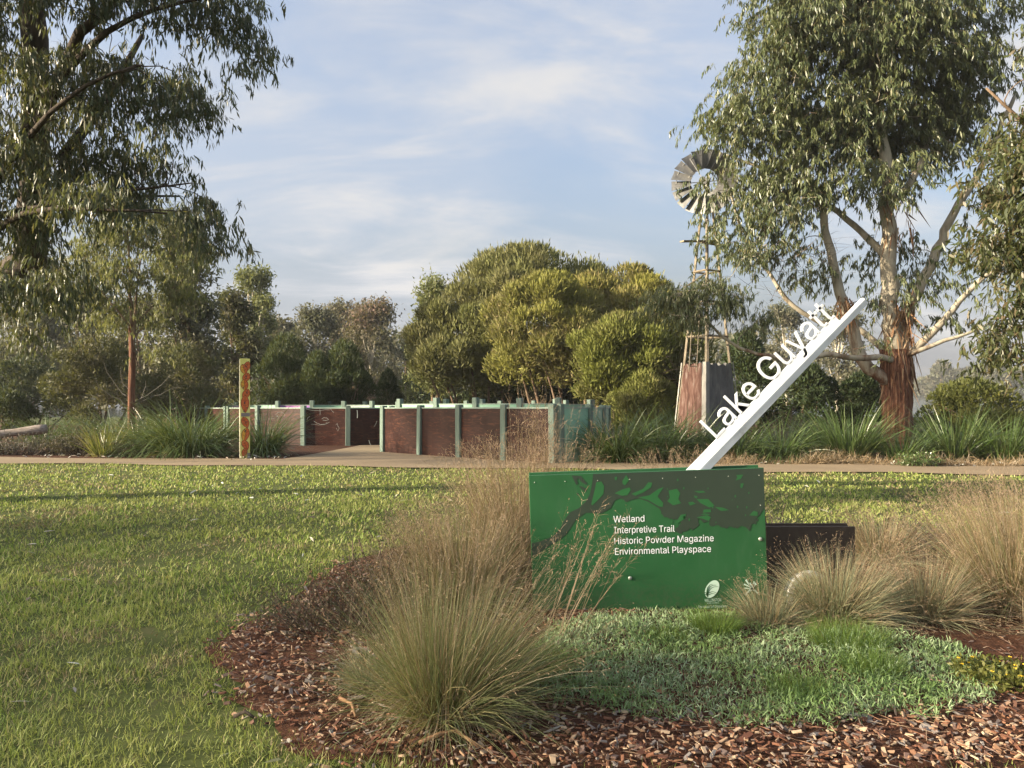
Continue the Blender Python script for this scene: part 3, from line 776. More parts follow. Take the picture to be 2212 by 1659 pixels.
    for tt, sc in ((-back, 1.06), (0.0, 1.0), (L * 0.5, 0.88), (L, 0.76)):
        c = r0 + e * tt
        rings.append(np.array([c + n * (h * (sc if h < -0.008 else 1)) + np.array((0, y, 0)) for h, y in prof0]))
    m = len(prof0)
    mb.add(np.concatenate(rings), [(i * m + j, i * m + (j + 1) % m, (i + 1) * m + (j + 1) % m, (i + 1) * m + j) for i in range(len(rings) - 1) for j in range(m)], [(0, j + 1, j) for j in range(1, m - 1)] + [((len(rings) - 1) * m, (len(rings) - 1) * m + j, (len(rings) - 1) * m + j + 1) for j in range(1, m - 1)])
    mb.build('beam', m_steel, root)
    me, v = text_mesh('Lake Guyatt', 0.5, 0, 0.0)
    tw = v[:, 0].max() - v[:, 0].min(); tx0 = v[:, 0].min()
    b0, b1 = P2(2822, 1728), P2(3289, 1245)
    b0 = r0 + e * np.dot(b0 - r0, e) + n * (wu - 0.004); Lt = np.dot(b1 - b0, e)
    sc = Lt / tw; scy = 97 * ppx / CAPH
    for ids, faces in islands(me):
        mm = bpy.data.meshes.new('letter')
        co = [tuple(b0 + e * ((v[i, 0] - tx0) * sc) + n * (v[i, 1] * scy) + np.array((0, v[i, 2] * -th, 0))) for i in ids]
        mm.from_pydata(co, [], faces); mm.update()
        link('letter', mm, m_steel, root)
    return d
sign()
def plinth():
    d = 6.12
    x0, x1 = wx(1655, d), wx(1846, d)
    zt = wz(1137, d)
    r = thing('brown_panel', 'dark brown flat panel standing low behind the right end of the green sign', 'panel', ((x0 + x1) / 2, d, 0))
    bevel_box('front_sheet', ((x0 + x1) / 2, d, zt / 2 - 0.05), (x1 - x0, 0.02, zt + 0.1), m_brownpl, r, None, 0.003)
    bevel_box('back_sheet', ((x0 + x1) / 2, d + 0.14, zt / 2 - 0.05), (x1 - x0, 0.02, zt + 0.1), m_brownpl, r, None, 0.003)
    bevel_box('cover_strip', ((x0 + x1) / 2, d + 0.07, zt - 0.02), (x1 - x0 - 0.01, 0.119, 0.006), m_brownpl, r, None, 0.0)
plinth()
def plaque():
    d = 5.8
    c = np.array((wx(1752, d), d, wz(1288, d)))
    r = thing('round_plaque', 'round stone plaque with pale rim half hidden by a grass tussock', 'plaque', (c[0], d, 0))
    a = np.linspace(0, 2 * math.pi, 41)[:-1]
    Rr = 0.185
    def disc(name, r0, r1, y0, y1, mat):
        mb = MB(); n = len(a); ca, sa = np.cos(a), np.sin(a)
        for rr, yy in ((r0, y0), (r1, y0), (r1, y1), (r0, y1)):
            mb.add(np.stack((c[0] + rr * ca, np.full(n, yy), c[2] + rr * sa), -1))
        i = np.arange(n); j = (i + 1) % n
        q = np.concatenate([np.stack((k * n + i, k * n + j, ((k + 1) % 4) * n + j, ((k + 1) % 4) * n + i), -1) for k in range(4)])
        mb.add(np.zeros((0, 3)), q - mb.n)
        return mb.build(name, mat, r)
    disc('rim', Rr - 0.035, Rr, d - 0.03, d + 0.05, m_rim)
    disc('face', 0.004, Rr - 0.035, d - 0.015, d + 0.045, m_plaque)
    bevel_box('stem', (c[0], d + 0.01, c[2] / 2 - 0.12), (0.07, 0.05, c[2] - 0.1), m_plaque, r)
plaque()

# ------------------------------------------------------------------ maze walls
def curve_panel(p0, p1, bow, z0, z1, th, n=7):
    """a bent sheet between two posts"""
    p0, p1 = np.array(p0), np.array(p1)
    t = np.linspace(0, 1, n)
    dv = p1 - p0; nn = np.array((-dv[1], dv[0])); nn = nn / np.linalg.norm(nn)
    c = p0 + dv * t[:, None] + nn * (bow * 4 * t * (1 - t))[:, None]
    return c, nn
def maze_wall(label, pts, front, back, bows, H=1.40, post=0.165):
    top = 0.10 if H < 1.5 else 0.19
    root = thing('maze_wall', label, 'maze wall', (pts[0][0], pts[0][1], GZ(*pts[0])), 'walls of the play maze')
    rng = np.random.default_rng(int(abs(pts[0][0] * 100)) + 3)
    for i, p in enumerate(pts):
        a, b = np.array(pts[max(i - 1, 0)]), np.array(pts[min(i + 1, len(pts) - 1)])
        ang = math.atan2(b[1] - a[1], b[0] - a[0])
        h = H + rng.uniform(-0.015, 0.02)
        z = GZ(*p)
        lean = Quaternion((rng.normal(), rng.normal(), 0), rng.normal() * 0.008).to_matrix()
        bevel_box('post', (p[0], p[1], z + h / 2 - 0.1), (post, post, h + 0.2), m_postg, root, np.array(lean) @ rotz(ang), 0.01)
    for i in range(len(pts) - 1):
        p0, p1 = np.array(pts[i]), np.array(pts[i + 1])
        u = (p1 - p0) / np.linalg.norm(p1 - p0)
        q0, q1 = p0 + u * 0.05, p1 - u * 0.05
        c, nn = curve_panel(q0, q1, bows, 0, 0, 0.02)
        z0 = np.array([GZ(*x) for x in c]) + 0.02; z1 = np.interp(np.linspace(0, 1, len(c)), (0, 1), (GZ(*p0), GZ(*p1))) + H - top
        fr = front[i % len(front)]; bk = back[i % len(back)]
        mb = MB(); n = len(c)
        A, B = c - nn * 0.011, c + nn * 0.011
        for S, Z in ((A, z0), (A, z1), (B, z1), (B, z0)): mb.add(np.concatenate((S, Z[:, None]), 1))
        k = np.arange(n - 1)
        mb.add(np.zeros((0, 3)), np.stack((k, k + 1, n + k + 1, n + k), -1) - mb.n, None, 0)
        mb.add(np.zeros((0, 3)), np.stack((2 * n + k, 2 * n + k + 1, 3 * n + k + 1, 3 * n + k), -1) - mb.n, None, 1)
        mb.add(np.zeros((0, 3)), np.stack((n + k, n + k + 1, 2 * n + k + 1, 2 * n + k), -1) - mb.n, None, 0)
        mb.build('panel', [fr, bk], root, False)
        mb = MB()
        A, B = c - nn * 0.03, c + nn * 0.03
        za, zb = z1 + 0.001, z1 + (0.035 if top < .15 else .02)
        for S, Z in ((A, za), (A, zb), (B, zb), (B, za)): mb.add(np.concatenate((S, Z[:, None]), 1))
        mb.add(np.zeros((0, 3)), np.concatenate([np.stack((a * n + k, a * n + k + 1, ((a + 1) % 4) * n + k + 1, ((a + 1) % 4) * n + k), -1) for a in range(4)]) - mb.n)
        mb.build('cap_rail', m_cap, root)
    return root
def scrawl(root, lines, off=0.016):
    """pale scratched drawings on a panel, as thin strips lying on it"""
    mb = MB()
    for pts, w in lines:
        pts = np.array(pts)
        d = nrm(np.gradient(pts, axis=0)); up = np.array((0, -1.0, 0)); s = nrm(np.cross(d, up)) * w
        v = np.concatenate((pts - s, pts + s)); n = len(pts); k = np.arange(n - 1)
        mb.add(v, np.stack((k, k + 1, n + k + 1, n + k), -1))
    mb.build('chalk_drawing', m_chalk, root)
def pd(px, d): return ((px - 512) / F * d, d)
P0, P1, P2_, P3, P4 = pd(553, 18.2), pd(504.5, 19.1), pd(459.5, 20.2), pd(420.5, 21.4), pd(383.5, 22.8)
R1, R2, R3 = pd(589, 19.3), pd(602.5, 20.7), pd(608, 22.1)
fw = maze_wall('front brown maze wall, four bent panels left of the corner post, angled towards the lawn', [P4, P3, P2_, P1, P0], [m_brown], [m_mint], -0.05)
maze_wall('mint green outer maze wall running back from the corner post beside strappy plants', [(P0[0] + 0.17, P0[1] + 0.05), R1, R2, R3, pd(604, 23.6), pd(590, 25)], [m_mint], [m_brown], -0.06)
bw = maze_wall('dark brown maze wall behind the gravel entrance, with pale scratched drawings', [pd(229, 29.6), pd(258, 27.6), pd(303.5, 26.8), pd(348, 26.7), pd(392, 27.3), pd(432, 28.6)], [m_brown], [m_mint], 0.05)
maze_wall('far left sunlit brown maze wall behind the painted post and strappy plants', [pd(161.5, 36), pd(184, 34), pd(207, 32), pd(226, 30.6)], [m_brown], [m_mint], 0.04)
# inner walls, seen as posts and rails above the front walls
maze_wall('inner maze wall with mint panels and pale rail behind the front wall', [pd(400, 25.0), pd(437, 24.0), pd(476, 23.1), pd(520, 22.4), pd(558, 22.0)], [m_mint], [m_mint], -0.05, H=1.62)
maze_wall('inner maze wall of mint panels curving behind the corner post', [pd(446, 27.0), pd(482, 26.0), pd(520, 25.2), pd(556, 24.8), pd(590, 26)], [m_mint, m_lilac, m_mint], [m_mint], -0.05, H=1.62)
maze_wall('rear maze wall of mint panels along the foot of the paperbark trees', [pd(330, 35.5), pd(365, 34.5), pd(398, 33.5), pd(432, 32.8), pd(466, 32.2), pd(500, 31.6), pd(534, 31), pd(566, 30), pd(592, 28.5)], [m_mint], [m_mint], -0.05, H=1.62)
maze_wall('inner maze wall with pink and blue mural panels behind the painted post', [pd(214, 33.5), pd(246, 32.4), pd(278, 31.8), pd(312, 31.6), pd(344, 31.8), pd(372, 31.2)], [m_pink, m_mint, m_pink, m_mint, m_cap], [m_mint], 0.05, H=1.62)
maze_wall('rearmost left maze wall of mint panels in front of the dark shrubs', [pd(205, 38.5), pd(236, 37.5), pd(268, 36.8), pd(300, 36.3), pd(330, 35.8)], [m_mint], [m_mint], 0.04, H=1.62)
rr = np.random.default_rng(8)
def wig(px, py, d, pts, w=0.004): return (np.array([((px + a - 512) / F * d, d - 0.03, EYE + (HZ - (py + b)) / F * d) for a, b in pts]), w)
dw = 26.62
scrawl(bw, [wig(314, 421, dw, [(0, 0), (3, 2), (7, 3.4), (12, 3), (16, 1), (12, 2)], .005), wig(322, 419, dw, [(0, 0), (2, -1.5), (5, -1), (7, .5), (4, 1.5), (1, 1)], .006), wig(306, 409, dw, [(0, 0), (6, 1.3), (14, 1.6), (20, .6), (24, .8)], .004), wig(320, 409, dw, [(0, 0), (.4, 3), (.2, 6)], .005), wig(330, 408, dw, [(0, 0), (2, 2.5), (4, 4.5)], .005), wig(336, 425, dw, [(0, 0), (1.5, -2), (2, 1), (3.5, 3), (2, 6), (.5, 3)], .005), wig(307, 420, dw, [(0, 0), (1, -2.5), (3, -3.5)], .004), wig(311, 424, dw, [(0, 0), (8, 1), (14, .6)], .003), wig(276, 415, dw, [(0, 0), (2, -2.5), (6, -3), (9, -.5), (8, 2)], .004), wig(277, 416, dw, [(0, 0), (1.2, .3)], .014), wig(282, 415.6, dw, [(0, 0), (1.2, .2)], .014), wig(262, 420, dw, [(0, 0), (6, -1), (13, -1.4)], .004), wig(264, 428, dw, [(0, 0), (10, -.6), (22, -.2)], .003), wig(357.2, 410, dw, [(0, 0), (.4, 4), (.2, 8)], .012), wig(369, 440, dw, [(0, 0), (.8, 3), (2, 5)], .006), wig(374, 427, dw, [(0, 0), (2, -3), (3, -6)], .004)])

# ------------------------------------------------------------------ painted post
def art_post():
    d = 20.0
    cx = (244.6 - 512) / F * d
    z0 = GZ(cx, d); ztop = wz(775, d)
    ang = R(24)
    root = thing('painted_post', 'tall square yellow post painted with a chain of orange leaves, beside the path', 'post', (cx, d, z0))
    s = 0.245
    rm = rotz(ang)
    H = ztop - z0
    body = MB()
    x = s / 2
    lo, hi = -0.1, H
    v = [np.array(p) for p in ((-x, -x, lo), (x, -x, lo), (x, x, lo), (-x, x, lo), (-x, -x, hi - .012), (x, -x, hi - .012), (x, x, hi - .012), (-x, x, hi - .012), (-x + .012, -x + .012, hi), (x - .012, -x + .012, hi), (x - .012, x - .012, hi), (-x + .012, x - .012, hi))]
    v = np.array(v) @ rm.T + np.array((cx, d, z0))
    body.add(v, [(0, 1, 5, 4), (1, 2, 6, 5), (2, 3, 7, 6), (4, 5, 9, 8), (5, 6, 10, 9), (6, 7, 11, 10), (7, 4, 8, 11), (8, 9, 10, 11)], None, 0)
    body.add(np.zeros((0, 3)), np.array([(3, 0, 4, 7)]) - body.n, None, 1)
    shaft = body.build('shaft', [m_yellow, m_greywood], root)
    def fpt(u, z, off):                     # u across the front face in metres from its centre
        return np.array((u, -x - off, z)) @ rm.T + np.array((cx, d, z0))
    # rows as measured in the close-up: front face from column 262 to 384, rows 118 (top) to 1575 (base)
    def cv(px, py): return ((px - 323) / 122 * s, (1575 - py) / 1457 * H)
    def shape(pts, mb, off, mat=0):
        pp = [cv(*p) for p in pts]
        tri = tessellate_polygon([[Vector((u, z, 0)) for u, z in pp]])
        mb.add([fpt(u, z, off) for u, z in pp], None, [tuple(t) for t in tri], mat)
    def leaf_outline(x0, y0, x1, y1, w, grow=0):
        dx, dy = x1 - x0, y1 - y0; L = math.hypot(dx, dy); ux, uy = dx / L, dy / L
        x0 -= ux * grow; y0 -= uy * grow; L += 2 * grow; w += grow * 2
        t = np.linspace(0, 1, 11); prof = np.sin(np.pi * t ** 0.85) ** 0.8
        a = [(x0 + ux * L * k - uy * w / 2 * p, y0 + uy * L * k + ux * w / 2 * p) for k, p in zip(t, prof)]
        b = [(x0 + ux * L * k + uy * w / 2 * p, y0 + uy * L * k - ux * w / 2 * p) for k, p in zip(t, prof)]
        return a + b[-2:0:-1], (a, [(x0 + ux * L * k, y0 + uy * L * k) for k in t])
    # (tip, base, width, yellow half?)
    leaves = [((365, 158), (322, 320), 78, 0), ((290, 200), (330, 350), 84, 1), ((362, 325), (310, 465), 88, 0), ((310, 420), (325, 585), 88, 1), ((362, 560), (305, 715), 86, 0), ((322, 650), (325, 905), 96, 0), ((300, 965), (355, 1125), 88, 0), ((345, 1120), (310, 1325), 92, 1), ((300, 1300), (355, 1440), 82, 0), ((330, 1415), (300, 1545), 62, 0)]
    for i, (a, b, w, yl) in enumerate(leaves):
        mb = MB(); off = 0.0015 + 0.0011 * i
        o2, _ = leaf_outline(*a, *b, w, 4); o1, (side, mid) = leaf_outline(*a, *b, w - 4, -1)
        shape(o2, mb, off, 0); shape(o1, mb, off + 0.0009, 1)
        if yl: shape(list(side) + list(mid[::-1][1:-1]), mb, off + 0.0014, 2)
        ax, ay = b[0] - a[0], b[1] - a[1]; L = math.hypot(ax, ay); nx, ny = -ay / L, ax / L
        def bar(p, q, t_):
            dx, dy = q[0] - p[0], q[1] - p[1]; l = math.hypot(dx, dy) or 1
            shape([(p[0] - dy / l * t_, p[1] + dx / l * t_), (q[0] - dy / l * t_, q[1] + dx / l * t_), (q[0] + dy / l * t_, q[1] - dx / l * t_), (p[0] + dy / l * t_, p[1] - dx / l * t_)], mb, off + 0.0018, 0)
        bar(a, b, 2.2)
        for t in (0.35, 0.62):
            c = (a[0] + ax * t, a[1] + ay * t)
            for sgn in (1, -1): bar(c, (c[0] + sgn * nx * w * 0.36 - ax / L * 22, c[1] + sgn * ny * w * 0.36 - ay / L * 22), 1.8)
        mb.build('painted_leaf', [m_rust, m_orange, m_ochre], shaft)
    mb = MB(); rg = random.Random(3)
    for (ix, iy, sx_, sy_) in ((335, 225, 17, 26), (332, 388, 17, 28), (300, 540, 14, 24), (345, 610, 13, 34), (318, 760, 14, 42), (310, 875, 20, 16), (345, 840, 14, 18), (298, 1012, 10, 18), (338, 1045, 20, 18), (322, 1150, 13, 50)):
        for _ in range(5):
            qx, qy = ix + rg.uniform(-.5, .5) * sx_, iy + rg.uniform(-.7, .7) * sy_
            shape([(qx + sx_ * .42 * math.cos(t) * rg.uniform(.6, 1.1), qy + sy_ * .30 * math.sin(t) * rg.uniform(.6, 1.1)) for t in np.linspace(0, 5.6, 7)], mb, 0.0145 + 0.0003 * len(mb.t) % 0.002, 0)
    mb.build('insect_print', [m_ink], shaft)
    mb = MB()
    z = cv(323, 932)[1]
    box(mb, fpt(0.011, z, 0.009), (s * 0.88, 0.02, 0.092), rm)
    mb.build('grey_plate', m_plate, root)
    mb = MB(); zz = 0.07
    box(mb, fpt(0.09, zz, 0.012), (0.07, 0.025, 0.17), rm)
    mb.build('foot_bracket', m_plate, root)
art_post()

# ------------------------------------------------------------------ windmill
def windmill():
    d = 26.0; cx = (707 - 512) / F * d; z0 = GZ(cx, d)
    root = thing('windmill', 'old farm windmill with grey metal fan and rusty corrugated iron skirt', 'windmill', (cx, d, z0))
    a = R(29)                               # turn of the square tower on the ground
    rm = rotz(a)
    zs = wz(785, d)                          # top of the skirt
    hub = np.array(((699 - 512) / F * d, d - 0.7, EYE + (HZ - 187) / F * d))
    zt = hub[2] - 0.25
    def half(z):                             # half width of the tower at height z
        t = (z - z0) / (zt - z0)
        return 0.74 * (1 - t) + 0.09 * t
    def cn(i, z, extra=0.0):
        h = half(z) + extra
        c = np.array(((-h, -h), (h, -h), (h, h), (-h, h)))[i] @ rm[:2, :2].T
        return np.array((cx + c[0], d + c[1], z))
    for i in range(4):
        mb = MB(); tube(mb, [cn(i, z0 - 0.1), cn(i, zt)], [0.055, 0.045], 4)
        mb.build('tower_leg', m_tower, root)
    for z in (zs + 0.9, zs + 2.05, zs + 3.1):
        for i in range(4):
            mb = MB(); tube(mb, [cn(i, z, 0.03), cn((i + 1) % 4, z, 0.03)], 0.035, 4); mb.build('girt', m_tower, root)
    # a few loose braces and the pump rod
    mb = MB(); tube(mb, [(cx, d, z0 + 1), (cx, d, zt)], 0.022, 5); mb.build('pump_rod', m_tower, root)
    mb = MB(); tube(mb, [cn(0, zs + 3.0), cn(0, zs + 3.0) + np.array((-0.75, -0.1, -0.5))], 0.028, 5); mb.build('loose_brace', m_tower, root)
    # ladder on the left side
    lad = thing('ladder', None, None); lad.parent = root
    l0, l1 = cn(0, zs - 0.3, 0.02) + np.array((-0.32, 0, 0)), cn(0, zs + 2.2, 0.05) + np.array((-0.2, 0, 0))
    off = np.array((0.26, 0.05, 0))
    bpy.data.objects.remove(lad)
    mb = MB(); tube(mb, [l0, l1], 0.018, 4); tube(mb, [l0 - off, l1 - off * 0.9], 0.018, 4)
    for k in range(7):
        t = (k + 0.5) / 7; p = l0 + (l1 - l0) * t; tube(mb, [p, p - off * (1 - 0.1 * t)], 0.014, 4)
    mb.build('ladder', m_tower, root)
    # timber platform near the top
    zp = EYE + (HZ - 243) / F * d
    for k, (ox, oy, L, ry) in enumerate(((-0.35, -0.32, 1.5, 0.10), (0.28, 0.25, 1.1, -0.02))):
        c, s = math.cos(ry), math.sin(ry)
        rr_ = rm @ np.array(((c, 0, -s), (0, 1, 0), (s, 0, c)))
        mb = MB(); box(mb, (cx + ox, d + oy, zp + 0.02 * k), (L, 0.2, 0.05), rr_); mb.build('platform_plank', m_oldwood, root)
    # corrugated skirt: one sheet per side, split in two rusty / two grey pieces, with pale corner flashing
    def sheet(i, t0, t1, mat, zb, zt_, name, amp=0.014, wl=0.085):
        n = max(8, int((t1 - t0) * 1.5 / wl * 6)); t = np.linspace(t0, t1, n)
        mb = MB()
        rows = []
        for z in np.linspace(zb, zt_, 5):
            A, B = cn(i, z, 0.06), cn((i + 1) % 4, z, 0.06)
            dv = (B - A); nn = np.array((dv[1], -dv[0], 0)); nn /= np.linalg.norm(nn)
            s = t * 1.5
            jag = 0.03 * np.sin(t * 23 + i) * (z > zt_ - 0.01)
            rows.append(A + dv * t[:, None] + nn * (amp * np.sin(s / wl * 2 * math.pi))[:, None] + np.array((0, 0, 1)) * jag[:, None])
        v = np.concatenate(rows); k = np.arange(n - 1)
        q = np.concatenate([np.stack((r * n + k, r * n + k + 1, (r + 1) * n + k + 1, (r + 1) * n + k), -1) for r in range(4)])
        mb.add(v, q)
        # inner skin a finger behind, so the iron has thickness
        mb.add(v + np.array((cx, d, 0)) * 0.004 - v * np.array((0.004, 0.004, 0)), q[:, ::-1])
        mb.build(name, mat, root, True)
    sheet(3, 0.08, 0.55, m_rusty, z0 - 0.05, zs - 0.05, 'rusty_sheet'); sheet(3, 0.5, 0.93, m_rusty, z0 - 0.05, zs - 0.02, 'rusty_sheet')
    sheet(0, 0.08, 0.42, m_galv, z0 - 0.05, zs - 0.03, 'iron_sheet'); sheet(0, 0.40, 0.75, m_galv, z0 - 0.05, zs - 0.06, 'iron_sheet'); sheet(0, 0.73, 0.96, m_galv, z0 - 0.05, zs - 0.01, 'iron_sheet')
    sheet(1, 0.04, 0.96, m_galv, z0 - 0.05, zs, 'iron_sheet'); sheet(2, 0.04, 0.96, m_rusty, z0 - 0.05, zs, 'rusty_sheet')
    for i in range(4):
        mb = MB(); rows = []
        for z in (z0 - 0.05, (z0 + zs) / 2, zs + 0.03):
            C = cn(i, z, 0.085); A = cn((i - 1) % 4, z, 0.085); B = cn((i + 1) % 4, z, 0.085)
            u, w = nrm(A - C), nrm(B - C); rows += [C + u * (0.20 if i == 0 else .05), C, C + w * (0.15 if i == 0 else .05)]
        mb.add(rows, [(0, 1, 4, 3), (1, 2, 5, 4), (3, 4, 7, 6), (4, 5, 8, 7)])
        mb.build('corner_flashing', m_flash, root)
    # fan: 18 curved sails on a hub, facing the lawn and a little to the left
    fa = R(-20); fx = np.array((math.cos(fa), math.sin(fa), 0)); fz = np.array((0, 0, 1.0)); fy = np.cross(fz, fx)
    Rf = 32.5 / F * (d - 0.75)
    for k in range(18):
        t = k / 18 * 2 * math.pi + R(3.5)
        er = fx * math.cos(t) + fz * math.sin(t); et = -fx * math.sin(t) + fz * math.cos(t)
        mb = MB(); rows = []
        for r in (0.40, 0.7, 1.0):
            wdt = (0.10 + 0.235 * r) * Rf * 0.5
            for s in (-1, -0.33, 0.33, 1):
                rows.append(hub + er * Rf * r + et * wdt * s + fy * (-0.05 * s * 1.6 + 0.035 * (1 - s * s)))
        v = np.array(rows); q = [(i * 4 + j, i * 4 + j + 1, i * 4 + 5 + j, i * 4 + 4 + j) for i in range(2) for j in range(3)]
        mb.add(v, q); mb.add(v + fy * 0.006, [x[::-1] for x in q])
        mb.build('sail', m_galv, root, True)
    for rr_ in (0.5, 0.86):
        t = np.linspace(0, 2 * math.pi, 37)
        mb = MB(); tube(mb, hub + Rf * rr_ * (fx[None] * np.cos(t)[:, None] + fz[None] * np.sin(t)[:, None]) + fy * 0.06, 0.012, 4, False); mb.build('fan_ring', m_galv, root)
    for k in range(6):
        t = k / 6 * 2 * math.pi; er = fx * math.cos(t) + fz * math.sin(t)
        mb = MB(); tube(mb, [hub + fy * 0.05, hub + er * Rf * 0.88 + fy * 0.06], 0.014, 4); mb.build('fan_arm', m_galv, root)
    mb = MB(); tube(mb, [hub - fy * 0.1, hub + fy * 0.95], [0.11, 0.09], 10); mb.build('gear_case', m_galv, root)
    mb = MB(); tube(mb, [hub + fy * 0.9, hub + fy * 2.2 + np.array((0, 0, .1))], 0.025, 5)
    tb = hub + fy * 2.1; mb.add([tb + (0, 0, -.28), tb + fy * 1.0 + np.array((0, 0, -.42)), tb + fy * 1.0 + np.array((0, 0, .45)), tb + np.array((0, 0, .3))] , [(0, 1, 2, 3)])
    mb.build('tail_vane', m_galv, root)
    mb = MB(); tube(mb, [(cx, d, zt - 0.1), (cx, d - 0.1, hub[2])], 0.07, 8); mb.build('mast_cap', m_tower, root)
windmill()

# ------------------------------------------------------------------ trees
def grow_branches(mb, limbs, pts, rng, rtwig=0.006, k=0.014, sag=0.1, sides=5):
    """tubes for given limbs, then a branch from the nearest wood to every foliage point"""
    nodes, nrad, ndir = [], [], []
    for pl, r0, r1 in limbs:
        pl = np.asarray(pl, float)
        seg = np.linalg.norm(np.diff(pl, axis=0), axis=1); s = np.concatenate(([0], np.cumsum(seg)))
        m = max(4, int(s[-1] / 0.28)); t = np.linspace(0, s[-1], m)
        q = np.stack([np.interp(t, s, pl[:, i]) for i in range(3)], -1)
        for _ in range(2): q[1:-1] = (q[:-2] + 2 * q[1:-1] + q[2:]) / 4
        q[1:-1] += rng.normal(size=(m - 2, 3)) * r0 * 0.12
        rad = r0 + (r1 - r0) * (t / s[-1])
        tube(mb, q, rad, 9 if r0 > 0.1 else 7, True, 0, rng, 0.04)
        st = 0 if len(pl) < 3 else int(m * 0.25)
        nodes += list(q[st:]); nrad += list(rad[st:]); ndir += list(nrm(np.gradient(q, axis=0))[st:])
    nodes = np.array(nodes); nrad = np.array(nrad); ndir = np.array(ndir)
    d0 = np.array([np.min(np.linalg.norm(nodes - p, axis=1)) for p in pts])
    for i in np.argsort(d0):
        p = pts[i]
        dv = nodes - p; dist = np.linalg.norm(dv, axis=1)
        cost = dist + 0.5 * np.clip(dv[:, 2], 0, None) + 0.25 * (nrad < 0.012)
        j = int(np.argmin(cost)); L = dist[j]
        if L < 0.05: continue
        c = nodes[j] + ndir[j] * L * 0.35 + np.array((0, 0, sag * L)) + rng.normal(size=3) * L * 0.05
        t = np.linspace(0, 1, 6)[:, None]
        q = (1 - t) ** 2 * nodes[j] + 2 * t * (1 - t) * c + t * t * p
        q[1:-1] += rng.normal(size=(4, 3)) * L * 0.025
        ra = min(nrad[j] * 0.75, rtwig + k * L); rad = ra + (rtwig - ra) * t[:, 0]
        tube(mb, q, rad, 4 if ra < 0.03 else sides, False)
        nodes = np.concatenate((nodes, q[1:])); nrad = np.concatenate((nrad, rad[1:])); ndir = np.concatenate((ndir, nrm(np.gradient(q, axis=0))[1:]))
def hang(mb, twigs, pts, rng, per, strand, leafL, leafW, nleaf, spread=0.35, out=None, down=1.0, tw=0.006, nseg=2, fan=0.35):
    """drooping sprays: thin shoots from each point, leaves hanging along them"""
    n = len(pts)
    P = np.repeat(pts, per, 0) + rng.normal(size=(n * per, 3)) * spread * np.array((1, 1, 0.6))
    az = rng.uniform(0, 6.283, len(P))
    D = np.stack((np.cos(az), np.sin(az), rng.normal(size=len(P)) * 0.4 + 0.15), -1)
    if out is not None: D[:, :2] += nrm((P - out)[:, :2]) * 0.7
    L = strand * rng.uniform(0.5, 1.25, len(P))
    K = 5
    c, dd = path(P, D, L, 2.2 * down, K)
    if twigs is not None: blades(twigs, P, D, L, tw, 2.2 * down, 3, 'blade', rng)
    m = len(P) * nleaf
    i = np.repeat(np.arange(len(P)), nleaf); t = rng.uniform(0.15, 1.0, m) * K
    k0 = np.minimum(t.astype(int), K - 1); f = (t - k0)[:, None]
    pos = c[i, k0] * (1 - f) + c[i, k0 + 1] * f
    D = rng.normal(size=(m, 3)) * fan + np.array((0, 0, -1.0)) * down + dd[i, k0] * 0.25
    pos = pos + rng.normal(size=(m, 3)) * 0.02
    blades(mb, pos, D, leafL * rng.uniform(0.6, 1.25, m), leafW * rng.uniform(0.7, 1.2, m), rng.uniform(-0.4, 0.6, m), nseg, 'leaf', rng)
def clump_points(clumps, n, rng):
    """points in a list of (centre, radii, weight), thicker towards each clump's skin"""
    w = np.array([c[2] if len(c) > 2 else np.prod(c[1]) ** 0.75 for c in clumps]); w = w / w.sum()
    ids = rng.choice(len(clumps), n, p=w)
    C = np.array([c[0] for c in clumps])[ids]; Rd = np.array([c[1] for c in clumps])[ids]
    v = nrm(rng.normal(size=(n, 3))) * (rng.random(n) ** 0.45)[:, None]
    return C + v * Rd

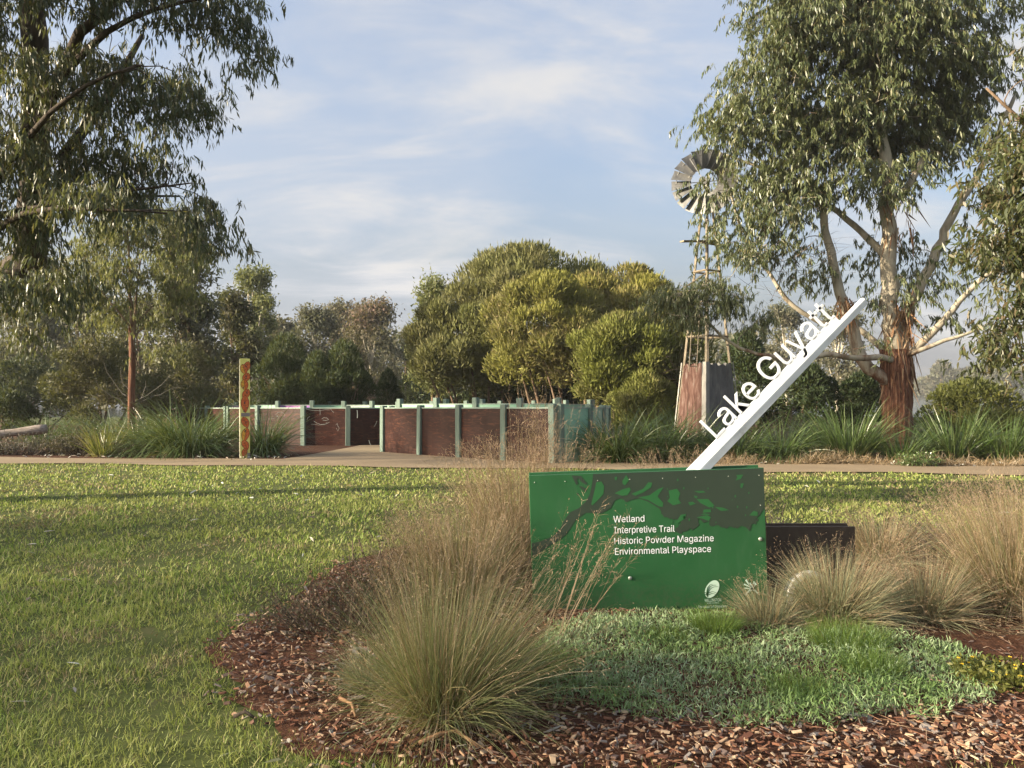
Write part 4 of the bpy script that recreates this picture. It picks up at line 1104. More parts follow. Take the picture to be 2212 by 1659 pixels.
def big_gum_right():
    rng = np.random.default_rng(101)
    d = 22.0
    base = np.array((wx(1937, d), d, GZ(0, d)))
    root = thing('gum_tree', 'big spreading gum with peeling red-brown bark and weeping leaves, behind the raised white beam', 'tree', base, 'gum trees')
    u = VS * d / F
    def V(vx, vy, dd=0.0): return np.array((wx(vx, d), d + dd, wz(vy, d)))
    trunk = [base + (0, 0, -0.1), V(1938, 900), V(1937, 850), V(1936, 800), V(1932, 755)]
    mb = MB()
    q = np.array(trunk); t = np.linspace(0, 4, 26); q = np.stack([np.interp(t, range(5), q[:, i]) for i in range(3)], -1)
    rad = np.interp(t, (0, .4, 1, 2, 3, 4), (0.52, 0.44, 0.40, 0.39, 0.42, 0.38))
    # furrowed stringy bark: ridges running up the trunk
    sides = 44; a = np.arange(sides) / sides * 2 * math.pi
    rg = np.repeat((rng.random(sides) - 0.5)[None], len(q), 0)
    for k in range(1, len(q)): rg[k] = rg[k - 1] * 0.75 + (rng.random(sides) - 0.5) * 0.5
    rr_ = rad[:, None] * (1 + 0.20 * rg)
    v = q[:, None] + np.stack((np.cos(a), np.sin(a), 0 * a), -1)[None] * rr_[..., None]
    i = np.arange(len(q) - 1)[:, None] * sides; j = np.arange(sides)[None]; j2 = (j + 1) % sides
    mb.add(v, np.stack((i + j, i + j2, i + sides + j2, i + sides + j), -1).reshape(-1, 4))
    mb.build('trunk', m_barkbr, root, False)
    limbs = [
        ([V(1930, 828), V(1895, 815), V(1862, 785), V(1843, 735), V(1836, 690), V(1815, 635), V(1796, 570), V(1788, 500), V(1775, 440), V(1740, 380), V(1690, 300)], 0.20, 0.06),
        ([V(1930, 790), V(1925, 700), V(1920, 620), V(1916, 540), V(1920, 450), V(1912, 350), V(1895, 240), V(1884, 120), V(1876, 0), V(1870, -120)], 0.27, 0.07),
        ([V(1945, 780, .1), V(1962, 700, .2), V(1985, 640, .3), V(2025, 560, .3), V(2060, 470, .2), V(2110, 380), V(2160, 280), V(2195, 200)], 0.19, 0.05),
        ([V(1950, 770, -.15), V(1990, 735, -.3), V(2030, 685, -.4), V(2070, 630, -.5), V(2120, 590, -.6), V(2180, 560, -.7)], 0.12, 0.04),
        ([V(1945, 768, -.3), V(1982, 757, -.5), V(2022, 730, -.6), V(2065, 727, -.7), V(2110, 700, -.7)], 0.075, 0.03),
        ([V(1925, 780, -.2), V(1880, 768, -.5), V(1845, 778, -.6), V(1800, 774, -.8), V(1760, 762, -.9), V(1715, 782, -.8), V(1680, 790, -1.0), V(1640, 768, -1.0), V(1590, 768, -1.0), V(1540, 735, -1.0), V(1500, 690, -1.0), V(1460, 650, -1.0)], 0.095, 0.025),
        ([V(1935, 770, .2), V(1880, 700, .8), V(1800, 690, 1.2), V(1740, 640, 1.4), V(1690, 560, 1.5), V(1640, 480, 1.5), V(1600, 380, 1.3)], 0.10, 0.03),
        ([V(1918, 560), V(1880, 490, .6), V(1830, 430, 1.0), V(1760, 370, 1.3), V(1680, 330, 1.5), V(1600, 300, 1.5)], 0.11, 0.035),
        ([V(1918, 450), V(1960, 390, -.5), V(2010, 320, .4), V(2060, 240, .8), V(2100, 130, 1.0)], 0.11, 0.035),
        ([V(1905, 300), V(1850, 230, .6), V(1780, 170, .9), V(1700, 120, 1.0)], 0.09, 0.03),
        ([V(1896, 240), V(1950, 150, .4), V(2010, 60, .7), V(2080, -40, .8)], 0.09, 0.03),
    ]
    cl = [(1850, 40, 230, 130), (1700, 90, 110, 110), (1990, 80, 190, 140), (1640, 200, 90, 85), (1580, 290, 72, 75), (1720, 270, 140, 100), (1850, 230, 130, 100), (1990, 250, 120, 100), (1558, 385, 38, 52), (1665, 400, 80, 60), (1745, 420, 95, 60), (1560, 465, 26, 34), (1565, 530, 28, 28), (1650, 490, 55, 28), (1740, 500, 40, 25), (1870, 400, 70, 50), (2080, 200, 90, 110), (1850, 550, 45, 45), (1965, 555, 55, 45), (1900, 640, 25, 28), (2030, 610, 50, 32), (2060, 690, 35, 22), (2110, 560, 50, 40), (2130, 420, 40, 50), (1790, 60, 110, 90), (1690, 560, 80, 26), (1760, 600, 55, 24)]
    cl2 = [(1500, 640, 75, 30), (1440, 650, 42, 26), (1560, 660, 45, 28), (1600, 560, 40, 22), (1470, 690, 50, 20), (1620, 700, 40, 18), (1850, 745, 20, 15)]
    mk = lambda L, ydep: [(V(x, y, rng.normal() * ydep), (rx * u, max(0.5, min(rx, 130) * u * 0.9), ry * u)) for x, y, rx, ry in L]
    C = mk(cl, 0.5)
    pts = clump_points(C, 760, rng)
    sparse = pts[:, 2] < wz(540, d)
    pts = pts[~sparse | (rng.random(len(pts)) < 0.75)]
    pts2 = clump_points([((c[0][0], d - 1.0 + rng.normal() * .2, c[0][2]), c[1]) for c in mk(cl2, 0.1)], 120, rng)
    allp = np.concatenate((pts, pts2))
    wood = MB(); grow_branches(wood, limbs, allp, rng, 0.008, 0.016)
    wood.build('branches', m_limb, root, True)
    crown, tw = MB(), MB()
    hang(crown, tw, pts, rng, 9, 0.62, 0.19, 0.038, 18, 0.36, base, 1.0, 0.007)
    hang(crown, tw, pts2, rng, 6, 0.5, 0.17, 0.026, 12, 0.22, base, 1.0, 0.007)
    crown.build('crown', m_gumR, root)
    tw.build('twigs', m_twig, root)
    # hanging strips of shed bark caught in the forks
    st = MB(); n = 360
    sp = rng.integers(0, 4, n)
    P = np.zeros((n, 3))
    for k in range(n):
        if k < 240:
            z = rng.uniform(wz(830, d), wz(640, d)); a_ = rng.uniform(0, 6.283); rr2 = 0.40 if z < wz(740, d) else rng.uniform(0.2, 0.48)
            P[k] = (base[0] + rr2 * math.cos(a_) + 0.02, d - 0.35 * abs(math.sin(a_)), z)
        elif k < 300:
            P[k] = V(1800 + rng.uniform(0, 40), 660 + rng.uniform(-20, 30), -0.2)
        else:
            P[k] = V(1920 + rng.uniform(-25, 45), rng.uniform(380, 520), -0.2)
    D = rng.normal(size=(n, 3)) * 0.28 + np.array((0, 0, -1)); D[:60, 2] *= rng.choice((-1, 1), 60)
    blades(st, P, D, rng.uniform(0.25, 1.1, n), rng.uniform(0.02, 0.06, n), rng.uniform(-.2, .8, n), 4, 'blade', rng)
    stuff(st.build('bark_strips', m_barkstrip, root))
    # bare twigs low on the left
    bt = MB()
    tp = clump_points([(V(1680, 600, -.6), (90 * u, .5, 70 * u)), (V(1750, 560, -.4), (50 * u, .5, 60 * u)), (V(1440, 800, -1), (40 * u, .3, 40 * u))], 200, rng)
    dd = rng.normal(size=(200, 3)); dd[:, 2] = np.abs(dd[:, 2]) * 0.8
    blades(bt, tp, dd, rng.uniform(.4, 1.1, 200), 0.011, rng.uniform(-.6, .6, 200), 5, 'blade', rng)
    bt.build('bare_twigs', m_twig, root)
big_gum_right()

def big_gum_left():
    rng = np.random.default_rng(202)
    d = 9.2
    base = np.array((-9.0, d + 2.4, 0))
    root = thing('gum_tree', 'large shaded gum tree overhanging the lawn at the left edge, long drooping leaves', 'tree', base, 'gum trees')
    u = VS * d / F
    def V(vx, vy, dd=0.0): return np.array((wx(vx, d), d + dd, wz(vy, d)))
    mb = MB()
    limbs = [([base + (0, 0, -0.1), base + (0.1, -.1, 1.6), base + (0.35, -.3, 2.6), V(-130, 520, 1.7), V(-45, 360, 1.1), V(8, 230, .6), V(45, 80, .3), V(60, -80), V(80, -260)], 0.27, 0.10)]
    tube(mb, np.array(limbs[0][0])[:5], np.linspace(0.30, 0.2, 5), 12, True, 0, rng, 0.03)
    mb.build('trunk', m_barkdk, root, True)
    limbs += [
        ([V(-25, 330, .8), V(60, 270, .2), V(140, 190, -.2), V(215, 110, -.4), V(300, 30, -.5), V(380, -50, -.5)], 0.11, 0.03),
        ([V(100, 330, .3), V(145, 240, .5), V(190, 120, .7), V(230, 0, .9)], 0.08, 0.03),
        ([V(150, 190, -.2), V(230, 140, -.5), V(307, 112, -.7), V(383, 94, -.8), V(440, 76, -.8), V(520, 66, -.8)], 0.05, 0.012),
        ([V(-20, 420), V(100, 350, -.5), V(190, 300, -.8), V(260, 268, -1.0), V(330, 240, -1.1), V(400, 225, -1.1)], 0.05, 0.012),
        ([V(-60, 520, .2), V(20, 500, -.2), V(80, 493, -.5), V(140, 481, -.7), V(233, 487, -.9), V(300, 500, -1.0), V(377, 497, -1.1), V(450, 507, -1.1)], 0.05, 0.010),
        ([V(140, 481, -.7), V(193, 473, -.6), V(253, 443, -.4), V(300, 427, -.3), V(360, 410, -.2), V(430, 405, -.2)], 0.03, 0.008),
        ([V(-60, 560, .2), V(0, 600, -.3), V(60, 640, -.7), V(120, 650, -1.0)], 0.04, 0.008),
        ([V(-30, 470), V(60, 400, .8), V(160, 370, 1.2), V(280, 360, 1.4)], 0.05, 0.012),
    ]
    cl = [(80, 60, 200, 140), (300, 30, 190, 70), (480, 40, 110, 55), (555, 110, 40, 55), (575, 165, 24, 30), (180, 220, 170, 95), (330, 200, 130, 65), (420, 250, 55, 40), (480, 270, 14, 26), (60, 360, 130, 90), (230, 340, 140, 60), (370, 340, 55, 30), (410, 385, 30, 35), (430, 440, 30, 35), (475, 520, 22, 28), (170, 440, 140, 40), (400, 480, 60, 14), (40, 500, 90, 60), (60, 600, 90, 60), (130, 620, 60, 48), (40, 640, 80, 55), (20, 640, 50, 40), (300, 475, 100, 18), (24, 700, 14, 18), (-150, 250, 200, 250), (-200, 0, 200, 150), (200, -120, 260, 90)]
    C = [(V(x, y, rng.normal() * 0.5 - .2), (rx * u, max(0.25, min(rx, 130) * u * 0.9), ry * u)) for x, y, rx, ry in cl]
    pts = clump_points(C, 620, rng)
    pts = pts[pts[:, 2] > 2.0]
    wood = MB(); grow_branches(wood, limbs[1:] + [(limbs[0][0][3:], .22, .1)], pts, rng, 0.004, 0.010)
    wood.build('branches', m_barkdk, root, True)
    crown, tw = MB(), MB()
    hang(crown, tw, pts, rng, 9, 0.31, 0.105, 0.0195, 12, 0.145, base, 1.0, 0.0026)
    crown.build('crown', m_gumL, root)
    tw.build('twigs', m_twig, root)
big_gum_left()

def near_tree_right():
    rng = np.random.default_rng(303)
    d = 9.5
    base = np.array((7.6, d + 0.3, 0))
    root = thing('gum_tree', 'olive broad-leaved gum reaching into the frame at the right edge', 'tree', base, 'gum trees')
    u = VS * d / F
    def V(vx, vy, dd=0.0): return np.array((wx(vx, d), d + dd, wz(vy, d)))
    limbs = [([base, base + (0, 0, 2), base + (-0.1, 0, 4.5), base + (-0.1, 0, 7.5)], 0.17, 0.06), ([base + (0, 0, 1.6), V(2290, 700), V(2210, 660), V(2140, 690)], 0.06, 0.012), ([base + (0, 0, 2.4), V(2300, 520), V(2200, 470), V(2120, 440)], 0.06, 0.012), ([base + (0, 0, 3.6), V(2280, 330), V(2200, 250), V(2130, 190)], 0.06, 0.012), ([base + (0, 0, 1.5), V(2300, 800), V(2240, 790), V(2190, 770)], 0.03, 0.01)]
    mb = MB(); tube(mb, np.array(limbs[0][0]), np.linspace(.19, .12, 4), 10, True); mb.build('trunk', m_barkmid, root, True)
    cl = [(2170, 400, 70, 85), (2200, 520, 110, 110), (2190, 650, 75, 70), (2230, 300, 60, 70), (2150, 730, 35, 22), (2215, 770, 40, 30), (2280, 450, 90, 250), (2190, 800, 30, 14), (2300, 150, 100, 150)]
    C = [(V(x, y, rng.normal() * 0.3), (rx * u, max(.3, rx * u * 0.9), ry * u)) for x, y, rx, ry in cl]
    pts = clump_points(C, 300, rng)
    wood = MB(); grow_branches(wood, limbs, pts, rng, 0.004, 0.01); wood.build('branches', m_barkmid, root, True)
    crown, tw = MB(), MB()
    hang(crown, tw, pts, rng, 6, 0.26, 0.12, 0.028, 8, 0.15, base, 0.75, 0.003, 3, 0.5)
    crown.build('crown', m_gumN, root); tw.build('twigs', m_twig, root)
near_tree_right()

def small_gum():
    rng = np.random.default_rng(404)
    d = 24.0
    base = np.array((wx(285, d), d, GZ(0, d)))
    root = thing('sapling', 'slender young gum with red-brown trunk and pale airy leaves behind strappy plants', 'tree', base)
    u = VS * d / F
    def V(vx, vy, dd=0.0): return np.array((wx(vx, d), d + dd, wz(vy, d)))
    limbs = [([base + (0, 0, -.1), V(284, 850), V(286, 780), V(284, 700), V(281, 620), V(279, 540), V(276, 470)], 0.11, 0.02), ([V(288, 760), V(291, 680), V(298, 600), V(310, 530)], 0.06, 0.012)]
    mb = MB(); tube(mb, np.array(limbs[0][0])[:4], (.13, .105, .095, .085), 10, True, 0, rng, .03); mb.build('trunk', m_barkbr, root, True)
    limbs += [([V(284, 710), V(255, 660, -.3), V(225, 620, -.5)], .03, .008), ([V(290, 700), V(330, 650, .3), V(370, 610, .4)], .03, .008), ([V(283, 640), V(240, 580, .3), V(200, 540, .5)], .03, .008), ([V(286, 730), V(330, 690), V(350, 640)], .02, .006)]
    cl = [(280, 500, 75, 40), (200, 540, 60, 40), (350, 530, 60, 45), (400, 580, 40, 40), (280, 590, 90, 40), (190, 620, 50, 40), (370, 640, 50, 30), (260, 670, 50, 25), (320, 690, 40, 18), (180, 690, 25, 20), (330, 460, 60, 30), (340, 750, 14, 16), (230, 480, 50, 25)]
    C = [(V(x, y, rng.normal() * 0.5), (rx * u, max(.4, rx * u), ry * u)) for x, y, rx, ry in cl]
    pts = clump_points(C, 240, rng)
    wood = MB(); grow_branches(wood, limbs, pts, rng, 0.006, 0.012); wood.build('branches', m_barkmid, root, True)
    # dead grey side twigs near the base
    bt = MB()
    for a, b, c in (((284, 860), (250, 850), (222, 780)), ((284, 850), (262, 830), (262, 800)), ((290, 870), (330, 845), (385, 800)), ((290, 880), (315, 860), (318, 820)), ((300, 870), (345, 850), (380, 835)), ((284, 880), (240, 860), (205, 820))):
        t = np.linspace(0, 1, 7)[:, None]; q = (1 - t) ** 2 * V(*a) + 2 * t * (1 - t) * V(*b) + t * t * V(*c); q[1:] += rng.normal(size=(6, 3)) * .03
        tube(bt, q, np.linspace(.016, .006, 7), 4)
    bt.build('dead_twigs', m_heathG, root)
    crown, tw = MB(), MB()
    hang(crown, tw, pts, rng, 8, 0.42, 0.15, 0.032, 12, 0.28, base, 1.0, 0.007)
    crown.build('crown', m_gumY, root); tw.build('twigs', m_twig, root)
small_gum()

def gum(label, vx, d, vtop, vw, mat, seed, nleaf=9000, leafL=0.26, leafW=0.09, bark=None, clear=0.35, nclump=10, name='gum_tree', sparse=1.0, ntr=1, wood_k=0.02, down=0.6, group='trees behind the maze', vbase=None, flat=0.75):
    """a background tree: trunk, limbs and a crown of clumps with gaps"""
    rng = np.random.default_rng(seed)
    bx = wx(vx, d); z0 = GZ(bx, d); H = wz(vtop, d) - z0; w = vw * VS * d / F / 2
    base = np.array((bx, d, z0))
    root = thing(name, label, 'tree', base, group)
    clumps = []
    for i in range(nclump):
        t = (i + 0.5) / nclump
        h = clear + (1 - clear) * t
        rr_ = w * math.sin(math.pi * (0.18 + 0.72 * t) ** 0.9) ** 0.7 * 0.72
        a = i * 2.4 + rng.uniform(-.5, .5)
        cr_ = w * rng.uniform(0.32, 0.5) * (1 - 0.35 * t)
        rad = max(0, rr_ - cr_ * 0.35) * rng.uniform(0.6, 1.05)
        c = base + np.array((math.cos(a) * rad, math.sin(a) * rad, min(H * h, H - cr_ * flat)))
        clumps.append((c, (cr_, cr_, cr_ * flat)))
    clumps.append((base + (rng.uniform(-.15, .15) * w, 0, H - w * 0.3), (w * 0.42, w * 0.42, w * 0.3)))
    limbs = []
    top = base + np.array((rng.uniform(-.15, .15) * w, 0, H * 0.82))
    r0 = 0.02 * H + 0.03
    for k in range(ntr):
        off = np.array((rng.uniform(-.25, .25) * w * (k > 0), 0, 0))
        limbs.append(([base + off * 0.4 + (0, 0, -.1), base + off + np.array((rng.uniform(-.05, .05) * w, 0, H * .3)), base + off * 1.4 + np.array((rng.uniform(-.1, .1) * w, 0, H * .55)), top + off * 1.5], r0 / (1 + .3 * (ntr - 1)), r0 * .2))
    for c, r in clumps:
        s = base + np.array((0, 0, max(H * .2, (c[2] - z0) * 0.55)))
        limbs.append(([s, s * .45 + c * .55 + np.array((0, 0, -.04 * H)), c], r0 * .35, r0 * .1))
    nleaf = int(nleaf * 1.35)
    npt = max(24, int(nleaf / 110)); pts = clump_points(clumps, npt, rng)
    wd = MB(); grow_branches(wd, limbs, pts, rng, 0.012, wood_k * 0.6, .1, 4)
    wd.build('trunk', bark or m_barkmid, root, True)
    crown = MB()
    sp = w * 0.10 + 0.15
    P = np.repeat(pts, int(nleaf / npt), 0); P = P + rng.normal(size=P.shape) * sp * sparse
    m = len(P)
    D = rng.normal(size=(m, 3)) * 0.75 + np.array((0, 0, -down))
    blades(crown, P, D, leafL * 1.15 * rng.uniform(.6, 1.3, m), 1.5 * leafW * rng.uniform(.6, 1.3, m), rng.uniform(-.3, .8, m), 1, 'leaf', rng)
    crown.build('crown', mat, root)
    return root
def bush(label, vx, d, vtop, vw, mat, seed, n=7000, L=0.2, Wd=0.06, name='shrub', cat='shrub', group=None, depth=None, up=0.6, nl=14, z_low=0.0, stems=True, inner=0.25, lobes=None, bark=None, squash=1.0, vbase=None, xoff=0.0):
    """a rounded shrub or bushy tree: many small lobes, leafy sprigs growing out of each"""
    rng = np.random.default_rng(seed)
    bx = wx(vx, d); z0 = GZ(bx, d); H = wz(vtop, d) - z0; w = vw * VS * d / F / 2
    dp = depth or w
    base = np.array((bx, d, z0))
    root = thing(name, label, cat, base, group)
    if lobes is None:
        lobes = []
        for k in range(nl):
            v = rng.normal(size=3); v[2] = abs(v[2]) * (0.3 + 0.9 * rng.random()); v = v / (np.abs(v) ** 3).sum() ** (1 / 3) * rng.uniform(.8, 1.04)
            s = rng.uniform(.2, .4)
            c = base + np.array((v[0] * w * (1 - s), v[1] * dp * (1 - s), z_low * H + (0.12 + v[2] * (0.86 - s)) * H * (1 - z_low)))
            lobes.append((c, np.array((w * s, dp * s, min(H * .3, w * s * squash)))))
        lobes.append((base + (0, 0, z_low * H + H * (1 - z_low) * .45), np.array((w * .6, dp * .6, H * (1 - z_low) * .46))))
    area = np.array([np.prod(r) ** .667 for _, r in lobes]); area /= area.sum()
    ids = rng.choice(len(lobes), n, p=area)
    C = np.array([c for c, _ in lobes])[ids]; Rd = np.array([r for _, r in lobes])[ids]
    v = nrm(rng.normal(size=(n, 3)))
    v[:, 2] = np.where((v[:, 2] < -.35), -v[:, 2], v[:, 2])
    rr_ = np.where(rng.random(n) < inner, rng.random(n) ** .6, 1 - np.abs(rng.normal(size=n)) * .10)
    P = C + v * Rd * rr_[:, None]
    ok = P[:, 2] > z0 - .02; P, v = P[ok], v[ok]; m = len(P)
    D = v * .7 + np.array((0, 0, up)) + rng.normal(size=(m, 3)) * .45
    crown = MB()
    blades(crown, P, D, L * rng.uniform(.5, 1.4, m), 1.3 * Wd * rng.uniform(.6, 1.3, m), rng.uniform(-.4, .5, m), 1, 'leaf', rng)
    crown.build('crown' if cat == 'tree' else 'foliage', mat, root)
    if stems:
        wd = MB()
        for k in range(9 if cat == 'tree' else 6):
            c, r = lobes[rng.integers(len(lobes))]
            b0 = base + np.array((rng.uniform(-.3, .3) * w, rng.uniform(-.3, .3) * dp, -.1))
            t = np.linspace(0, 1, 6)[:, None]; mid = np.array((b0[0] * .7 + c[0] * .3, b0[1] * .7 + c[1] * .3, b0[2] * .4 + c[2] * .6))
            q = (1 - t) ** 2 * b0 + 2 * t * (1 - t) * mid + t * t * c
            tube(wd, q, np.linspace(.014 * H + .012, .008, 6), 5)
        wd.build('trunk' if cat == 'tree' else 'stems', bark or m_barkmid, root, True)
    return root

# trees behind the maze, left to right
G = 'trees behind the maze'
gum('hazy blue-grey tall gum far behind the dark hedge on the left', 50, 62, 545, 210, m_grey, 1, 9000, .32, .11)
gum('dense grey-green gum tree standing just right of the slender sapling', 405, 38, 478, 165, m_grey, 2, 13000, .22, .075, clear=.14, nclump=16)
gum('olive gum with bare reddish trunks left of the painted post', 505, 45, 640, 120, m_olive, 3, 8000, .22, .075, ntr=3, clear=.2)
gum('tall pale open-crowned gum rising highest above the painted post', 545, 58, 578, 130, m_paleG, 4, 6500, .26, .085, sparse=.8, clear=.45, bark=m_barkpale, ntr=2)
gum('grey-green gum with bare pale stems far behind the dark shrubs', 690, 78, 668, 150, m_grey, 5, 7000, .34, .12, bark=m_barkpale)
gum('rust-tinged gum tree far behind, between dark shrubs and paperbarks', 800, 74, 652, 165, m_red, 6, 11000, .30, .11, clear=.12, nclump=15, bark=m_barkpale)
gum('pinkish hazy gum top just visible behind the rust-tinged gum', 745, 95, 655, 130, m_red, 7, 6000, .4, .14)
gum('pale green upright sapling tree against the left side of the paperbarks', 938, 44, 605, 120, m_paleG, 8, 8000, .2, .07, clear=.3, ntr=3, down=-.5, nclump=12)
gum('tall grey gum far left behind the hanging leaves', 170, 70, 620, 180, m_grey, 9, 7000, .34, .12)
gum('dark gum filling the gap behind the sapling and grey-green gum', 300, 56, 640, 200, m_olive, 10, 9000, .28, .1, clear=.1, nclump=14)
gum('hazy gum low in the gap between rust-tinged gum and paperbarks', 880, 100, 720, 120, m_grey, 12, 5000, .42, .15, clear=.1)
gum('hazy gum far behind the pale open-crowned gum', 610, 90, 690, 130, m_grey, 13, 5000, .4, .14, clear=.1)
bush('olive bushy tree filling the shade behind the slender sapling', 215, 32, 700, 240, m_olive, 20, 12000, .16, .05, 'bushy_tree', 'tree', G, 2.2, .2, 18)
bush('dark olive bushy tree under the grey-green gum', 400, 33, 720, 200, m_olive, 21, 9000, .16, .05, 'bushy_tree', 'tree', G, 2.0, .2, 16)
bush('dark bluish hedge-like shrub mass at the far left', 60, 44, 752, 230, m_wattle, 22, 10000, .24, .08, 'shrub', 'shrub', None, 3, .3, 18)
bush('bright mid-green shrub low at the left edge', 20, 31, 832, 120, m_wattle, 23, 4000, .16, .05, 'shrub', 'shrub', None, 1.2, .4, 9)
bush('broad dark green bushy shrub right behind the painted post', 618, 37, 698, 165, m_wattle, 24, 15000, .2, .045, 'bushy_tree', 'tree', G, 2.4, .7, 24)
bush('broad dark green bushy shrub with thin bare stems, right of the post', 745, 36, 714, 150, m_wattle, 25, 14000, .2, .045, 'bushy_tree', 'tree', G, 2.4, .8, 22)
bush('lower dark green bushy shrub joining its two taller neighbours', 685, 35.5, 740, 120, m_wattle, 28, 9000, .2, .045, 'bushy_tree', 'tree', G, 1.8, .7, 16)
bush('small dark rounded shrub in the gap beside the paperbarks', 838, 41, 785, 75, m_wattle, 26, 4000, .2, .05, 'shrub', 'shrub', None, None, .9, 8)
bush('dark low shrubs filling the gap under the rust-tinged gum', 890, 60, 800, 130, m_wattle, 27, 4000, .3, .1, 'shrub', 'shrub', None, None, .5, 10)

def far_woods():
    rng = np.random.default_rng(55); mb = MB()
    n = 26000
    x = rng.uniform(-150, 42, n); y = rng.uniform(118, 150, n)
    top = 6.5 + 5.5 * vn(x + 400, y * 0, 9.0) + 3 * vn2(x + 300, y * 0, 3.5)
    z = gz(x, y) + top * rng.random(n) ** .7
    m = n; D = rng.normal(size=(m, 3)) * .8 + np.array((0, 0, .1))
    blades(mb, np.stack((x, y, z), -1), D, rng.uniform(.8, 1.7, m), rng.uniform(.5, 1.0, m), .3, 1, 'leaf', rng)
    stuff(mb.build('far_woods', m_grey), 'far-off belt of woodland closing the view behind the park trees', 'woods')
far_woods()

# the paperbarks: big domed crowns of fine olive sprigs on bare leaning stems
def paperbark(label, d, dome, mat, seed, n, nl, stems, L=.24, Wd=.05, z_cut=None):
    """dome = (Vx centre, Vy top, V half width, V half height of the crown, depth in m)"""
    rng = np.random.default_rng(seed)
    vx, vt, hw, hh, dp = dome
    u = VS * d / F
    c0 = np.array((wx(vx, d), d, wz(vt + hh, d)))
    base = np.array((c0[0], d, GZ(0, d)))
    root = thing('paperbark_tree', label, 'tree', base, 'paperbark trees')
    lobes = [(c0, np.array((hw * u * .78, dp * .78, hh * u * .78)))]
    for k in range(nl):
        v = nrm(rng.normal(size=3)); v[1] = -abs(v[1]) * .8 if rng.random() < .75 else v[1]
        if v[2] < -.75: v[2] *= -.5
        v = v / np.linalg.norm(v)
        s = rng.uniform(.20, .34)
        c = c0 + v * np.array((hw * u * (1 - s * .9), dp * (1 - s * .9), hh * u * (1 - s * .9)))
        r = s * (hw + hh) * .5 * u
        lobes.append((c, np.array((r * rng.uniform(.9, 1.3), r, r * rng.uniform(.75, 1.05)))))
    sub = []
    for c, r in lobes[1:]:
        for k in range(6):
            v = nrm(rng.normal(size=3)); v[2] = abs(v[2]) * .9 - .15
            sub.append((c + v * r * .75, r * rng.uniform(.34, .5)))
    lobes += sub
    n = int(n * 1.7)
    area = np.array([np.prod(r) ** .667 for _, r in lobes]); area[0] *= .6; area[nl + 1:] *= 1.3; area /= area.sum()
    ids = rng.choice(len(lobes), n, p=area)
    C = np.array([c for c, _ in lobes])[ids]; Rd = np.array([r for _, r in lobes])[ids]
    v = nrm(rng.normal(size=(n, 3)) + np.array((0, -.35, .3)))
    rr_ = np.where(rng.random(n) < .16, rng.random(n) ** .5 * .9, 1 - np.abs(rng.normal(size=n)) * .07)
    rr_ = np.where(rng.random(n) < .05, 1 + rng.random(n) * .22, rr_)
    P = C + v * Rd * rr_[:, None]
    D = v * .55 + np.array((0, 0, .75)) + rng.normal(size=(n, 3)) * .32
    crown = MB()
    blades(crown, P, D, L * 1.1 * rng.uniform(.5, 1.5, n), 1.35 * Wd * rng.uniform(.6, 1.3, n), rng.uniform(-.3, .3, n), 2, 'leaf', rng)
    crown.build('crown', mat, root)
    wd = MB()
    for bx, tx, ty in stems:
        b0 = np.array((wx(bx, d), d + rng.uniform(-.6, .6), GZ(0, d) - .1)); c = np.array((wx(tx, d), d - .3, wz(ty, d)))
        t = np.linspace(0, 1, 9)[:, None]; mid = np.array((b0[0] * .6 + c[0] * .4, b0[1], b0[2] * .35 + c[2] * .65)) + rng.normal(size=3) * .25
        q = (1 - t) ** 2 * b0 + 2 * t * (1 - t) * mid + t * t * c
        tube(wd, q, np.linspace(.10, .035, 9), 6, False, 0, rng, .05)
    wd.build('trunk', m_barkmid, root, True)
    return root
paperbark('tallest paperbark, grey-olive dome forming the top of the thicket', 44, (1150, 538, 220, 175, 4.8), m_teaG, 41, 30000, 32, [(1000, 950, 800), (1040, 1010, 780), (1100, 1080, 760), (1150, 1160, 760), (1200, 1230, 760)], .27, .055)
paperbark('left grey-olive paperbark sloping down to the maze rail', 41, (1005, 640, 128, 116, 3.6), m_teaG, 42, 19000, 24, [(960, 920, 800), (1000, 970, 820), (1040, 1020, 800), (1060, 1060, 790)], .24, .05)
paperbark('bright yellow-green paperbark in the middle of the thicket', 37, (1180, 592, 145, 140, 3.6), m_tea, 43, 27000, 32, [(1180, 1130, 760), (1210, 1170, 780), (1230, 1190, 780), (1160, 1120, 790)], .22, .045)
paperbark('yellow-green paperbark with ragged top right of the brightest one', 40, (1335, 565, 135, 150, 3.4), m_teaY, 44, 21000, 26, [(1290, 1300, 780), (1330, 1340, 780)], .24, .05)
paperbark('brownish paperbark low on the right, above the corner of the maze', 33.5, (1340, 685, 135, 104, 2.8), m_teaD, 45, 20000, 26, [(1270, 1255, 790), (1300, 1280, 800), (1320, 1310, 800), (1350, 1340, 810)], .2, .042)
paperbark('dark paperbark to the right, partly behind the windmill skirt', 35, (1455, 630, 110, 145, 2.8), m_teaD, 46, 16000, 22, [(1430, 1430, 800), (1470, 1480, 790)], .22, .045)
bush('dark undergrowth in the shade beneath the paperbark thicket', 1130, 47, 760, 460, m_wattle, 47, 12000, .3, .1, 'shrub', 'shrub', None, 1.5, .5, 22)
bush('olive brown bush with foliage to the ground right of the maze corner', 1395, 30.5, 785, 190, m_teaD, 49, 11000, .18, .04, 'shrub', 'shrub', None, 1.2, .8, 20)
bush('dark undergrowth at the right foot of the paperbark thicket', 1370, 37.5, 800, 260, m_wattle, 48, 8000, .24, .08, 'shrub', 'shrub', None, 1.2, .5, 16)

